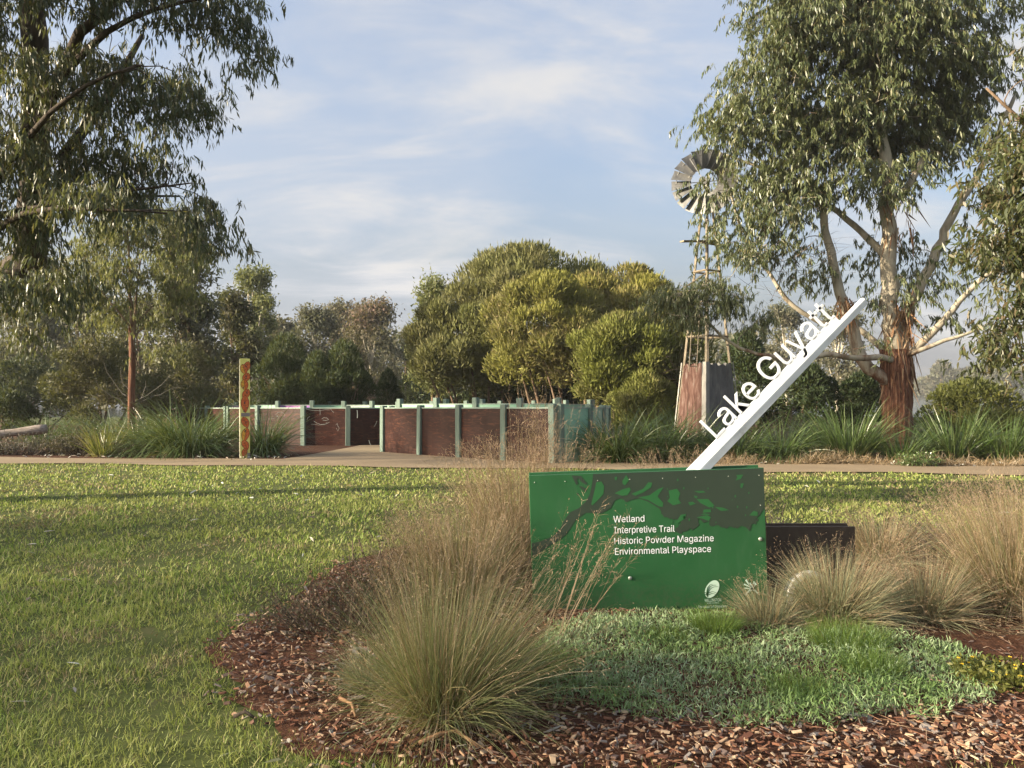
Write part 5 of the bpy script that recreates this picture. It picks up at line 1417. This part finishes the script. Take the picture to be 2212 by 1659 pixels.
# right-hand side, behind and beside the big gum
gum('pale hazy gum seen between the leaning beam and the big gum', 1700, 82, 662, 130, m_grey, 60, 6000, .34, .12, bark=m_barkpale, clear=.2)
gum('second pale gum just left of the big gum trunk', 1810, 76, 668, 140, m_grey, 61, 6000, .32, .12, bark=m_barkpale, clear=.2)
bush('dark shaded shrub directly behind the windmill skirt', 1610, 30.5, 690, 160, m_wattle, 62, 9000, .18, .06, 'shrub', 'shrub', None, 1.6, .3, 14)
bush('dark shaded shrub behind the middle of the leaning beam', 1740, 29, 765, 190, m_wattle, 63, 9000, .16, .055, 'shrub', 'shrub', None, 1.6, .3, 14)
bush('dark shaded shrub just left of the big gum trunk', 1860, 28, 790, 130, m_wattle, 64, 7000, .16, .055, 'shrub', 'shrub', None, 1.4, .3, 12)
bush('yellow-green shrub right of the big gum trunk', 2100, 27, 800, 240, m_yelG, 65, 12000, .12, .055, 'shrub', 'shrub', None, 1.8, .3, 18)
bush('leafy light green shrub low at the right edge above strappy plants', 2170, 23.5, 880, 200, m_yelG, 66, 7000, .09, .05, 'shrub', 'shrub', None, 1.0, .2, 14)
bush('low dull green shrub at the foot of the big gum, right side', 2010, 24.5, 890, 110, m_olive, 67, 4000, .1, .045, 'shrub', 'shrub', None, .9, .2, 10)
GB = 'trees on the far shore of the lake'
for i, (vx, d, vt, vw, lab) in enumerate(((1985, 470, 828, 80, 'low hazy tree on the far shore next to the big gum trunk'), (2035, 330, 772, 70, 'tallest hazy tree across the lake'), (2000, 360, 812, 80, 'rounded hazy tree across the lake, left of the tallest'), (2090, 330, 790, 90, 'hazy tree across the lake, right of the tallest'), (2150, 320, 775, 110, 'hazy tree across the lake behind the right shrub'), (2210, 330, 790, 110, 'hazy tree across the lake at the right edge'), (1960, 480, 838, 60, 'faint low tree on the far shore hidden by the gum trunk'), (1930, 420, 820, 90, 'faint tree on the far shore left of the gum trunk'), (1870, 430, 830, 90, 'faint tree on the far shore further left of the gum'))):
    bush(lab, vx, d, vt, vw, m_grey, 80 + i, 2600, 1.6, .8, 'tree', 'tree', GB, None, .2, 10, stems=True, inner=.1)

# trees just outside the picture on the left that shade the lawn and the sign
def shade_tree(label, x, y, H, w, seed, n=5200, clear=.18):
    rng = np.random.default_rng(seed)
    base = np.array((x, y, 0.0)); root = thing('gum_tree', label, 'tree', base, 'gum trees left of the lawn')
    cl = []
    for i in range(12):
        a = i * 2.4; t = (i + .5) / 12; h = H * (clear + (.92 - clear) * t) + w * .3 * (clear > .5); rr_ = w * .55 * math.sin(math.pi * (.2 + .7 * t))
        cl.append((base + np.array((math.cos(a) * rr_, math.sin(a) * rr_, h)), (w * .42, w * .42, w * .32)))
    pts = clump_points(cl, 100, rng)
    wd = MB(); grow_branches(wd, [([base + (0, 0, -.1), base + (0.2, 0, H * .4), base + (0, 0.2, H * .85)], .28, .06)], pts, rng, .012, .014); wd.build('trunk', m_barkdk, root, True)
    P = np.repeat(pts, n // 100, 0); P = P + rng.normal(size=P.shape) * .8; m = len(P)
    crown = MB(); blades(crown, P, rng.normal(size=(m, 3)) * .6 + np.array((0, 0, -.7)), rng.uniform(.3, .6, m), .28, .3, 1, 'leaf', rng)
    crown.build('crown', m_gumL, root)
SHADE = [(-64, -19.4, 22, 4.8, .2), (-66, -12.6, 22, 4.6, .2), (-68, -8.4, 22, 3.4, .2), (-66, -27.5, 22, 5, .2), (-66, 2.9, 28, 3.0, .72)]
for i, (x, y, H, w, cl0) in enumerate(SHADE):
    shade_tree('broad gum left of the lawn, outside the photograph, number %s along the row' % ('one two three four five'.split()[i]), x, y, H, w, 500 + i, 3500, cl0)

# ------------------------------------------------------------------ strappy plants, heaths and tussocks
def strappy(label, x, y, h, w, n, seed, mat=None, stiff=0.0, name='strappy_plant', droop=2.2, width=.016, group='strappy plants along the path', flop=0.0):
    rng = np.random.default_rng(seed)
    z0 = GZ(x, y); root = thing(name, label, 'plant', (x, y, z0), group)
    rb = w * .34 * np.sqrt(rng.random(n)); az = rng.uniform(0, 6.283, n)
    P = np.stack((x + rb * np.cos(az), y + rb * np.sin(az) * .8, np.full(n, z0)), -1)
    tilt = np.abs(rng.normal(size=n)) * .42 * (1 - stiff * .4) + .12 + rb / w * .6
    az2 = az + rng.normal(size=n) * .5
    D = np.stack((np.cos(az2) * np.sin(tilt), np.sin(az2) * np.sin(tilt), np.cos(tilt)), -1)
    L = h * rng.uniform(.8, 1.75, n) * (1 - .15 * stiff)
    side = nrm(np.cross(D, np.array((0, 0, 1.0)) + rng.normal(size=(n, 3)) * .35))
    mb = MB(); blades(mb, P, D, L, width * rng.uniform(.6, 1.2, n), rng.uniform(.5, 1.3, n) * droop * (1 - stiff * .7), 6, 'blade', rng, side=side)
    mb.build('leaves', mat or m_strap, root)
    k = n // 9                                           # dead leaves lying at the base
    az = rng.uniform(0, 6.283, k); P = np.stack((x + np.cos(az) * w * .25, y + np.sin(az) * w * .2, np.full(k, z0 + .04)), -1)
    D = np.stack((np.cos(az), np.sin(az), rng.uniform(.1, .7, k)), -1)
    mb = MB(); blades(mb, P, D, h * rng.uniform(.4, .9, k), width * .8, 2.0, 4, 'blade', rng); mb.build('dead_leaves', m_straw, root)
    return root
def vp(vx, d): return wx(vx, d), d
S_ = [
    ('big dark green strappy plant arching beside the painted post, left of it', 405, 20.9, 1.18, 2.4, 820, None, 0, 2.4),
    ('dark green strappy plant immediately right of the painted post', 570, 21.0, .95, .95, 330, None, 0, 2.2),
    ('dark strappy plant left of the big arching one', 330, 21.2, .82, 1.4, 380, None, 0, 2.2),
    ('small bright yellow-green strappy plant with stiff upright leaves', 225, 20.6, .62, .7, 150, m_strapY, .7, 1.6),
    ('yellow-green strappy plant at the foot of the slender sapling', 300, 21.8, .72, .8, 170, m_strapY, .8, 1.4),
    ('soft green strappy plant left of the sapling trunk', 250, 24.2, .95, 1.3, 320, m_strap, .1, 2.4),
    ('soft green strappy plant right of the sapling trunk', 345, 24.4, .55, 1.0, 260, m_strapY, .5, 1.6),
    ('low strappy plant before the far left maze wall', 420, 23.6, .6, 1.1, 260, None, .2, 2.0),
    ('dull green feathery plant at the far left of the bed', 105, 26.5, .9, 1.4, 300, m_strap, .1, 2.4),
    ('dull green feathery plant behind the grey heath', 180, 25.5, .9, 1.3, 280, m_strap, .1, 2.4),
    ('big dark strappy plant at the corner of the mint maze wall', 1335, 18.6, .92, 1.35, 480, None, .1, 2.2),
    ('dark strappy plant between the maze corner and the windmill skirt', 1420, 18.9, .90, 1.3, 440, None, .1, 2.2),
    ('strappy plant below the windmill skirt, left of the beam', 1480, 19.6, .92, 1.2, 380, None, .1, 2.0),
    ('strappy plant behind the beam foot with flopping leaves', 1590, 19.0, .82, 1.4, 380, None, .1, 2.4),
    ('strappy plant right of the beam with flopping leaves', 1690, 18.8, .78, 1.3, 360, None, .1, 2.4),
    ('stiff upright strappy plant left of the big gum trunk', 1835, 18.9, .98, 1.15, 330, None, .55, 1.6),
    ('short strappy plant in front of the big gum trunk', 1950, 18.6, .6, 1.0, 230, None, .4, 1.8),
    ('stiff strappy plant right of the big gum trunk', 2065, 18.8, .92, 1.25, 330, None, .5, 1.6),
    ('stiff sunlit strappy plant at the right edge of the bed', 2175, 18.4, .80, 1.2, 300, m_strap, .5, 1.6),
    ('strappy plant in the shade behind the stiff upright one', 1770, 20.6, .8, 1.3, 260, None, .3, 2.0),
]
for i, (lab, vx, d, h, w, n, mt, stf, dr) in enumerate(S_):
    strappy(lab, *vp(vx, d), h * 1.18, w * 1.1, int(n * 1.55), 700 + i, mt, stf, droop=dr * .92, width=.021)

def heath(label, vx, d, h, w, n, seed, mat, L=.05, Wd=.016, twigs=True, name='heath_bush', dp=None):
    rng = np.random.default_rng(seed)
    x, y = vp(vx, d) if not isinstance(vx, tuple) else vx
    z0 = GZ(x, y); dp = dp or w * .7
    root = thing(name, label, 'shrub', (x, y, z0), 'low heath bushes')
    tw, lf = MB(), MB()
    k = max(40, n // 22)
    az = rng.uniform(0, 6.283, k); rb = rng.random(k) ** .5
    P = np.stack((x + np.cos(az) * rb * w * .3, y + np.sin(az) * rb * dp * .3, np.full(k, z0)), -1)
    D = np.stack((np.cos(az) * rb * 1.0, np.sin(az) * rb * .8, rng.uniform(.3, 1.0, k)), -1) + rng.normal(size=(k, 3)) * .2
    D = nrm(D * np.array((w * .5, dp * .5, h)))
    reach = 1 / np.sqrt((D[:, 0] / (w * .5)) ** 2 + (D[:, 1] / (dp * .5)) ** 2 + (D[:, 2] / h) ** 2)
    L0 = reach * rng.uniform(.65, 1.12, k)
    blades(tw, P, D, L0, .008 * max(1, y / 8), rng.uniform(-.2, .4, k), 4, 'blade', rng)
    c, dd = path(P, D, L0, 0.1, 4)
    i = rng.integers(0, k, n); t = np.clip(rng.uniform(.3, 1.02, n), 0, .999) * 4; k0 = t.astype(int); f = (t - k0)[:, None]
    pos = c[i, k0] * (1 - f) + c[i, k0 + 1] * f + rng.normal(size=(n, 3)) * np.array((w, dp, h)) * .055
    ok = pos[:, 2] > z0; pos = pos[ok]; m = len(pos)
    blades(lf, pos, rng.normal(size=(m, 3)) + np.array((0, 0, .7)), L * rng.uniform(.6, 1.4, m), Wd * rng.uniform(.6, 1.3, m), 0, 2, 'leaf', rng)
    tw.build('stems', m_twig, root); lf.build('foliage', mat, root)
    return root
heath('long low brown-grey heath bush at the left edge beside the path', 60, 21.5, .62, 3.2, 4200, 800, m_heathG, .07, .022, dp=1.0)
heath('dark grey-green heath bush left of the small yellow-green plant', 175, 21.3, .75, 1.5, 3000, 801, m_heath, .07, .022)
heath('dark brown heath bush between the yellow-green and the big arching plant', 290, 20.5, .55, 1.0, 1900, 802, m_heath, .06, .02)
heath('tangled grey dry bush behind the plants left of the big gum', 1770, 21.6, 1.1, 1.9, 2200, 803, m_heathG, .09, .02)
heath('upright dry brown bush in the dark behind the beam', 1700, 22.4, 1.5, 1.3, 1500, 804, m_heath, .10, .02)
heath('twiggy dark brown low shrub at the left end of the mulch bed', (-1.18, 5.35), 0, .52, 1.05, 3600, 805, m_heath, .022, .010)
heath('brown twiggy shrub between the two left tussocks', (-.78, 6.1), 0, .62, .7, 1900, 806, m_heath, .022, .010)
heath('low brownish heath behind the brown panel', (2.9, 8.2), 0, .40, 1.3, 3200, 807, m_heathG, .03, .009)
heath('grey heath mound right of the brown panel', (4.0, 8.0), 0, .46, 1.3, 2800, 808, m_heathG, .03, .009)
heath('small green sprawling plant before the dry grass, right of the big gum', 1990, 17.2, .38, .8, 1300, 809, m_strap, .05, .02)

def dry_verge():
    rng = np.random.default_rng(77)
    mb = MB(); n = 9000
    x = rng.uniform(4.5, 13.5, n); y = near_edge(x) + 2.0 + np.abs(rng.normal(size=n)) * .35
    cl = vn(x, y, .6); ok = rng.random(n) < cl * 1.3; x, y, cl = x[ok], y[ok], cl[ok]; n = len(x)
    P = np.stack((x, y, gz(x, y)), -1); D = rng.normal(size=(n, 3)) * .7 + np.array((0, -.2, .8)); D[:, 2] = np.abs(D[:, 2])
    blades(mb, P, D, rng.uniform(.15, .42, n) * (.5 + cl), .010, rng.uniform(.4, 2.0, n), 4, 'blade', rng)
    stuff(mb.build('dry_verge', m_straw), 'pale dry grass lying along the path edge below the big gum', 'dry grass')
dry_verge()
def log():
    d = 22.6
    root = thing('log', 'pale weathered log lying behind the grey heath at the left edge', 'log', (wx(40, d), d, GZ(0, d)))
    mb = MB(); rng = np.random.default_rng(3)
    t = np.linspace(0, 1, 14)[:, None]
    q = (1 - t) * np.array((wx(-60, d), d, wz(945, d))) + t * np.array((wx(78, d), d + .5, wz(928, d)))
    tube(mb, q, .13 + .02 * np.sin(t[:, 0] * 9), 12, True, 0, rng, .04); mb.build('trunk_log', m_log, root, True)
log()

def poa(label, x, y, h, n, seed, lean=(0, 0), spread=.5, green=None, tan=.5, rb=.13, seeds=True, wd=.0028, stemH=1.25, droop=1.0, straw=.18, name='grass_tussock'):
    """one tussock: a dense fan of fine blades, taller dry stems with open seed heads, collapsed straw at the foot"""
    rng = np.random.default_rng(seed)
    z0 = .04 if y < 9.5 else GZ(x, y)
    root = thing(name, label, 'grass tussock', (x, y, z0), 'grass tussocks in the mulch bed')
    lean = np.array((*lean, 0.0))
    def fan(k, sp, up=1.0):
        az = rng.uniform(0, 6.283, k); r = rb * np.sqrt(rng.random(k))
        P = np.stack((x + r * np.cos(az), y + r * np.sin(az), np.full(k, z0)), -1)
        tilt = np.clip(np.abs(rng.normal(size=k)) * sp + r / rb * .25, 0, 1.35)
        a2 = az + rng.normal(size=k) * .55
        D = np.stack((np.cos(a2) * np.sin(tilt), np.sin(a2) * np.sin(tilt), np.cos(tilt) * up), -1) + lean * rng.uniform(.2, 1.3, k)[:, None]
        return P, nrm(D)
    n1 = int(n * (1 - tan)); P, D = fan(n1, spread)
    w = wd * max(1.0, y / 5)
    mb = MB(); blades(mb, P, D, h * rng.uniform(.45, 1.05, n1), w * rng.uniform(.7, 1.3, n1), rng.uniform(.1, 1.2, n1) * droop, 5, 'blade', rng)
    kb = n1 // 9; P, D = fan(kb, spread * 1.5); blades(mb, P, D, h * rng.uniform(.5, 1.0, kb), w * 1.9, rng.uniform(1.0, 3.0, kb), 5, 'blade', rng)
    mb.build('green_blades', green or m_poaG, root)
    n2 = int(n * tan); P, D = fan(n2, spread * .9)
    mb = MB(); L = h * rng.uniform(.6, stemH, n2); dr = rng.uniform(.0, .8, n2) * droop
    blades(mb, P, D, L, w * rng.uniform(.6, 1.1, n2), dr, 5, 'blade', rng)
    c, dd = path(P, D, L, dr, 5)
    mb.build('dry_stems', m_straw, root)
    if seeds:
        tops = np.argsort(-L)[: n2 // 6]; k = 9
        sd = MB(); i = np.repeat(tops, k); t = rng.uniform(.62, .99, len(i)) * 5; k0 = t.astype(int); f = (t - k0)[:, None]
        pos = c[i, k0] * (1 - f) + c[i, k0 + 1] * f
        D2 = nrm(dd[i, k0] + rng.normal(size=(len(i), 3)) * .55)
        blades(sd, pos, D2, h * rng.uniform(.03, .10, len(i)), w * .55, .8, 2, 'blade', rng)
        e = pos + D2 * (h * .07) * rng.uniform(.3, 1, len(i))[:, None]
        blades(sd, e, D2 + np.array((0, 0, -.5)), .010 * max(1, y / 6), .0042 * max(1, y / 6), 0, 2, 'leaf', rng)
        sd.build('seed_heads', m_seed, root)
    n3 = int(n * straw); az = rng.uniform(0, 6.283, n3)
    P = np.stack((x + rb * .8 * np.cos(az), y + rb * .8 * np.sin(az), z0 + rng.uniform(.02, .22 * h, n3)), -1)
    D = np.stack((np.cos(az), np.sin(az), rng.uniform(.0, .8, n3)), -1)
    mb = MB(); blades(mb, P, D, h * rng.uniform(.2, .55, n3), w, rng.uniform(1.2, 2.6, n3), 5, 'blade', rng)
    mb.build('fallen_straw', m_straw, root)
    return root
poa('large green and straw tussock nearest the viewer, in front of the sign', -.33, 3.9, .86, 4000, 900, (.20, .03), .46, None, .30, .17, True, .0026, 1.22, 1.0)
poa('broad straw-coloured tussock behind the nearest one, left of the sign', -.42, 6.1, .80, 3800, 901, (-.08, 0), .58, None, .72, .26, True, .003, 1.1, .7)
poa('wispy straw tussock behind the left end of the sign', .05, 7.1, .95, 2600, 902, (-.05, 0), .28, None, .85, .2, True, .003, 1.35, .5)
poa('low grey-green tussock half hiding the round plaque', 2.30, 5.45, .60, 4200, 903, (.06, -.05), .66, m_poaB, .24, .15, True, .0028, 1.1, 1.2)
poa('small green tussock at the right foot of the sign', 1.80, 5.4, .36, 1500, 904, (-.1, -.05), .7, m_poaB, .3, .12, True, .0026, 1.1, 1.2)
poa('tall golden tussock at the right edge of the bed', 3.80, 5.75, .96, 4200, 905, (-.06, 0), .36, None, .68, .22, True, .0028, 1.12, .7)
poa('straw and grey-green tussock between plaque and golden tussock', 2.98, 5.55, .55, 2600, 906, (-.02, -.02), .62, m_poaB, .42, .13, True, .0026, 1.1, 1.1)
poa('pale dry tussock behind the right end of the sign', 1.78, 7.6, .95, 2200, 907, (.05, 0), .3, None, .9, .18, True, .003, 1.2, .5)
poa('fine grey-green tuft at the left foot of the nearest tussock', -.78, 4.25, .34, 700, 908, (-.1, -.1), .5, m_poaB, .15, .08, False, .0026, 1.0, .8)
poa('dry grey tussock behind the brown panel, towards the lawn', 3.55, 7.4, .55, 1900, 909, (0, 0), .6, m_poaB, .6, .16, True, .003, 1.1, 1.0)
poa('feathery golden tussock leaning out at the right edge', 4.4, 6.4, .92, 2000, 910, (-.1, 0), .4, None, .8, .2, True, .003, 1.15, .8)
poa('drooping straw tussock at the lower right edge', 3.75, 5.0, .55, 2000, 911, (.1, -.3), .7, m_poaB, .6, .14, True, .0026, 1.2, 1.3)
# tall see-through stems in front of the maze
def tall_stems(label, x, y, h, n, seed, lean, spread):
    rng = np.random.default_rng(seed)
    root = thing('seed_stems', label, 'grass', (x, y, .04), 'tall dry seeding stems')
    P = np.stack((x + rng.normal(size=n) * .10, y + rng.normal(size=n) * .08, np.full(n, .04)), -1)
    D = np.stack((rng.normal(size=n) * spread + lean, rng.normal(size=n) * spread * .6, np.ones(n)), -1)
    L = h * rng.uniform(.7, 1.08, n); dr = rng.uniform(0, .35, n)
    mb = MB(); blades(mb, P, D, L, .0042, dr, 5, 'blade', rng); mb.build('stems', m_seed, root)
    c, dd = path(P, nrm(D), L, dr, 5); k = 16; i = np.repeat(np.arange(n), k); t = rng.uniform(.55, .99, n * k) * 5; k0 = t.astype(int); f = (t - k0)[:, None]
    pos = c[i, k0] * (1 - f) + c[i, k0 + 1] * f; D2 = nrm(dd[i, k0] * .8 + rng.normal(size=(n * k, 3)) * .5)
    LL = h * rng.uniform(.03, .10, n * k)
    sd = MB(); blades(sd, pos, D2, LL, .0026, .5, 2, 'blade', rng)
    blades(sd, pos + D2 * LL[:, None] * rng.uniform(.4, 1, n * k)[:, None], D2, .014, .006, 0, 2, 'leaf', rng)
    sd.build('seed_heads', m_seed, root)
tall_stems('tall upright dry seed stems rising in front of the right brown maze panels', .22, 7.3, 1.62, 60, 950, .02, .07)
tall_stems('thinner leaning seed stems just left of the sign top', -.05, 6.9, 1.25, 34, 951, -.08, .16)
tall_stems('arching seed stems leaning right across the mint maze wall', .5, 7.6, 1.5, 18, 952, .22, .12)
tall_stems('seed stems arching over the left part of the sign face', .25, 5.0, .98, 26, 953, .42, .12)
def twiggy(label, x, y, h, seed):
    rng = np.random.default_rng(seed); root = thing('twiggy_plant', label, 'plant', (x, y, .03))
    tw, lf = MB(), MB()
    for k in range(7):
        a = rng.uniform(0, 6.283); t = np.linspace(0, 1, 7)[:, None]
        e = np.array((x + math.cos(a) * h * .35, y + math.sin(a) * h * .2, .03 + h * rng.uniform(.6, 1)))
        q = np.array((x, y, .03)) * (1 - t) + e * t + rng.normal(size=(7, 3)) * .012; tube(tw, q, .004, 4)
        n = 34; tt = rng.random(n)[:, None]; pos = np.array((x, y, .03)) * (1 - tt) + e * tt + rng.normal(size=(n, 3)) * .014
        blades(lf, pos, rng.normal(size=(n, 3)), .024, .012, 0, 2, 'leaf', rng)
    tw.build('stems', m_twig, root); lf.build('leaves', m_heath, root)
twiggy('little bare twiggy plant with tiny dark leaves behind the brown panel', 2.55, 7.5, .62, 60)
twiggy('small upright twig plant beside the left broad tussock', -.98, 5.6, .62, 61)

# ------------------------------------------------------------------ ground cover at the foot of the sign
COVER = [gv(*p) for p in ((1100, 1510), (1130, 1440), (1210, 1368), (1280, 1325), (1480, 1322), (1640, 1350), (1830, 1390), (1990, 1400), (2090, 1420), (2190, 1490), (2150, 1545), (1990, 1575), (1830, 1588), (1700, 1590), (1560, 1585), (1400, 1572), (1240, 1545), (1150, 1530))]
def cover():
    rng = np.random.default_rng(66)
    n = 60000
    c = np.array(COVER); lo, hi = c.min(0) - .1, c.max(0) + .1
    x = rng.uniform(lo[0], hi[0], n); y = rng.uniform(lo[1], hi[1], n)
    ok = poly_in(x + (vn(x, y, .12) - .5) * .18, y + (vn2(x, y, .12) - .5) * .18, COVER)
    den = vn(x, y, .3) * .6 + vn2(x, y, .09) * .55
    ok &= rng.random(n) < np.clip(den * 1.5, .22, 1)
    x, y, den = x[ok], y[ok], den[ok]; n = len(x)
    hgt = (.03 + .075 * vn(x, y, .35) + .03 * vn2(x, y, .12)) * np.clip((5.85 - y) / .6, .3, 1)
    P = np.stack((x, y, .03 + hgt * rng.uniform(.2, 1, n)), -1)
    D = rng.normal(size=(n, 3)) * .6 + np.array((0, 0, .75))
    mb = MB(); blades(mb, P, D, rng.uniform(.022, .05, n), rng.uniform(.0045, .008, n), rng.uniform(0, .8, n), 2, 'leaf', rng)
    stuff(mb.build('ground_cover', m_cover), 'low silvery green ground cover carpet at the foot of the sign', 'ground cover')
cover()
def tuft(label, vx, vy, h, w, n, seed):
    rng = np.random.default_rng(seed); x, y = gv(vx, vy)
    root = thing('grass_tuft', label, 'grass tuft', (x, y, .05), 'fine green grass tufts')
    az = rng.uniform(0, 6.283, n); r = w * np.sqrt(rng.random(n))
    P = np.stack((x + r * np.cos(az), y + r * np.sin(az) * .8, np.full(n, .05)), -1)
    D = np.stack((np.cos(az) * r / w * .6, np.sin(az) * r / w * .6, np.ones(n)), -1) + rng.normal(size=(n, 3)) * .25
    mb = MB(); blades(mb, P, D, h * rng.uniform(.6, 1.2, n), .0024, rng.uniform(.2, 1.2, n), 4, 'blade', rng); mb.build('blades', m_tuft, root)
tuft('soft green tuft below the emblem on the sign', 1545, 1385, .19, .13, 900, 1)
tuft('larger soft green tuft in front of the grey-green tussock', 1830, 1420, .20, .20, 1500, 2)
tuft('yellowish green tuft nearer the mulch, right of centre', 1885, 1475, .16, .14, 900, 3)
tuft('small green tuft in the middle of the carpet', 1720, 1520, .12, .14, 600, 4)
tuft('small green tuft between sign foot and mulch', 1440, 1400, .11, .12, 500, 5)
tuft('green tuft at the right foot of the nearest tussock', 1150, 1480, .22, .17, 900, 6)
def flowers():
    rng = np.random.default_rng(12); x0, y0 = gv(2165, 1490)
    root = thing('flowering_plant', 'low leafy plant with tiny yellow flowers at the lower right', 'plant', (x0, y0, .03))
    n = 1500; az = rng.uniform(0, 6.283, n); r = .26 * np.sqrt(rng.random(n))
    P = np.stack((x0 + r * np.cos(az), y0 + r * np.sin(az) * .8, .04 + .09 * rng.random(n)), -1)
    mb = MB(); blades(mb, P, rng.normal(size=(n, 3)) + np.array((0, 0, .4)), .035, .015, .2, 2, 'leaf', rng); mb.build('leaves', m_yelG, root)
    m = 14; fl = MB()
    for k in range(m):
        a = rng.uniform(0, 6.283); rr_ = .24 * math.sqrt(rng.random()); c = np.array((x0 + rr_ * math.cos(a), y0 + rr_ * math.sin(a) * .8, .13 + .03 * rng.random()))
        b = np.arange(5) / 5 * 6.283; D = np.stack((np.cos(b), np.sin(b), 0 * b + .3), -1)
        blades(fl, np.repeat(c[None], 5, 0), D, .012, .009, .2, 2, 'leaf', rng)
    fl.build('flowers', m_flower, root)
flowers()
def sticks():
    rng = np.random.default_rng(9)
    for lab, pts, r, mt in (('pale curved bark strip on the mulch below the nearest tussock', [(905, 1640), (950, 1630), (985, 1622), (1010, 1640), (1035, 1650)], .012, m_barkstrip), ('short pale chunk of bark on the mulch left of the tussock', [(735, 1540), (760, 1560), (768, 1580)], .011, m_barkstrip), ('dark stick lying where the lawn meets the mulch', [(505, 1580), (530, 1578), (548, 1582)], .012, m_barkdk)):
        q = np.array([(*gv(*p), .075) for p in pts]); q[1:-1, 2] += .02
        o = thing('bark_strip', lab, 'bark', tuple(q[0])); mb = MB(); tube(mb, q, np.linspace(r, r * .6, len(q)), 6, True, 0, rng, .12); mb.build('strip', mt, o, True)
sticks()

MANY = ('crown', 'twigs', 'bare_twigs', 'dead_twigs', 'foliage', 'leaves', 'dead_leaves', 'blades', 'green_blades', 'dry_stems', 'seed_heads', 'fallen_straw', 'stems', 'flowers', 'chalk_drawing', 'insect_print', 'leaf_gap_print', 'emblem_lines', 'leaf_emblem', 'lettering', 'tree_print', 'branches')
for o in scene.objects:
    if o.parent is not None and o.type == 'MESH' and o.name.split('.')[0] in MANY: o['kind'] = 'stuff'

# ------------------------------------------------------------------ morning haze
hb = MB(); box(hb, (0, 230, 14), (1100, 620, 36))
hm = bpy.data.materials.new('haze'); hm.use_nodes = True
ht = hm.node_tree; ht.nodes.clear()
ho = ht.nodes.new('ShaderNodeOutputMaterial'); hv = ht.nodes.new('ShaderNodeVolumePrincipled')
hv.inputs['Color'].default_value = (0.90, 0.93, 0.97, 1); hv.inputs['Density'].default_value = 0.00035; hv.inputs['Anisotropy'].default_value = 0.0
ht.links.new(hv.outputs[0], ho.inputs['Volume'])
stuff(hb.build('haze', hm), 'thin morning haze over the lake and far trees', 'haze')
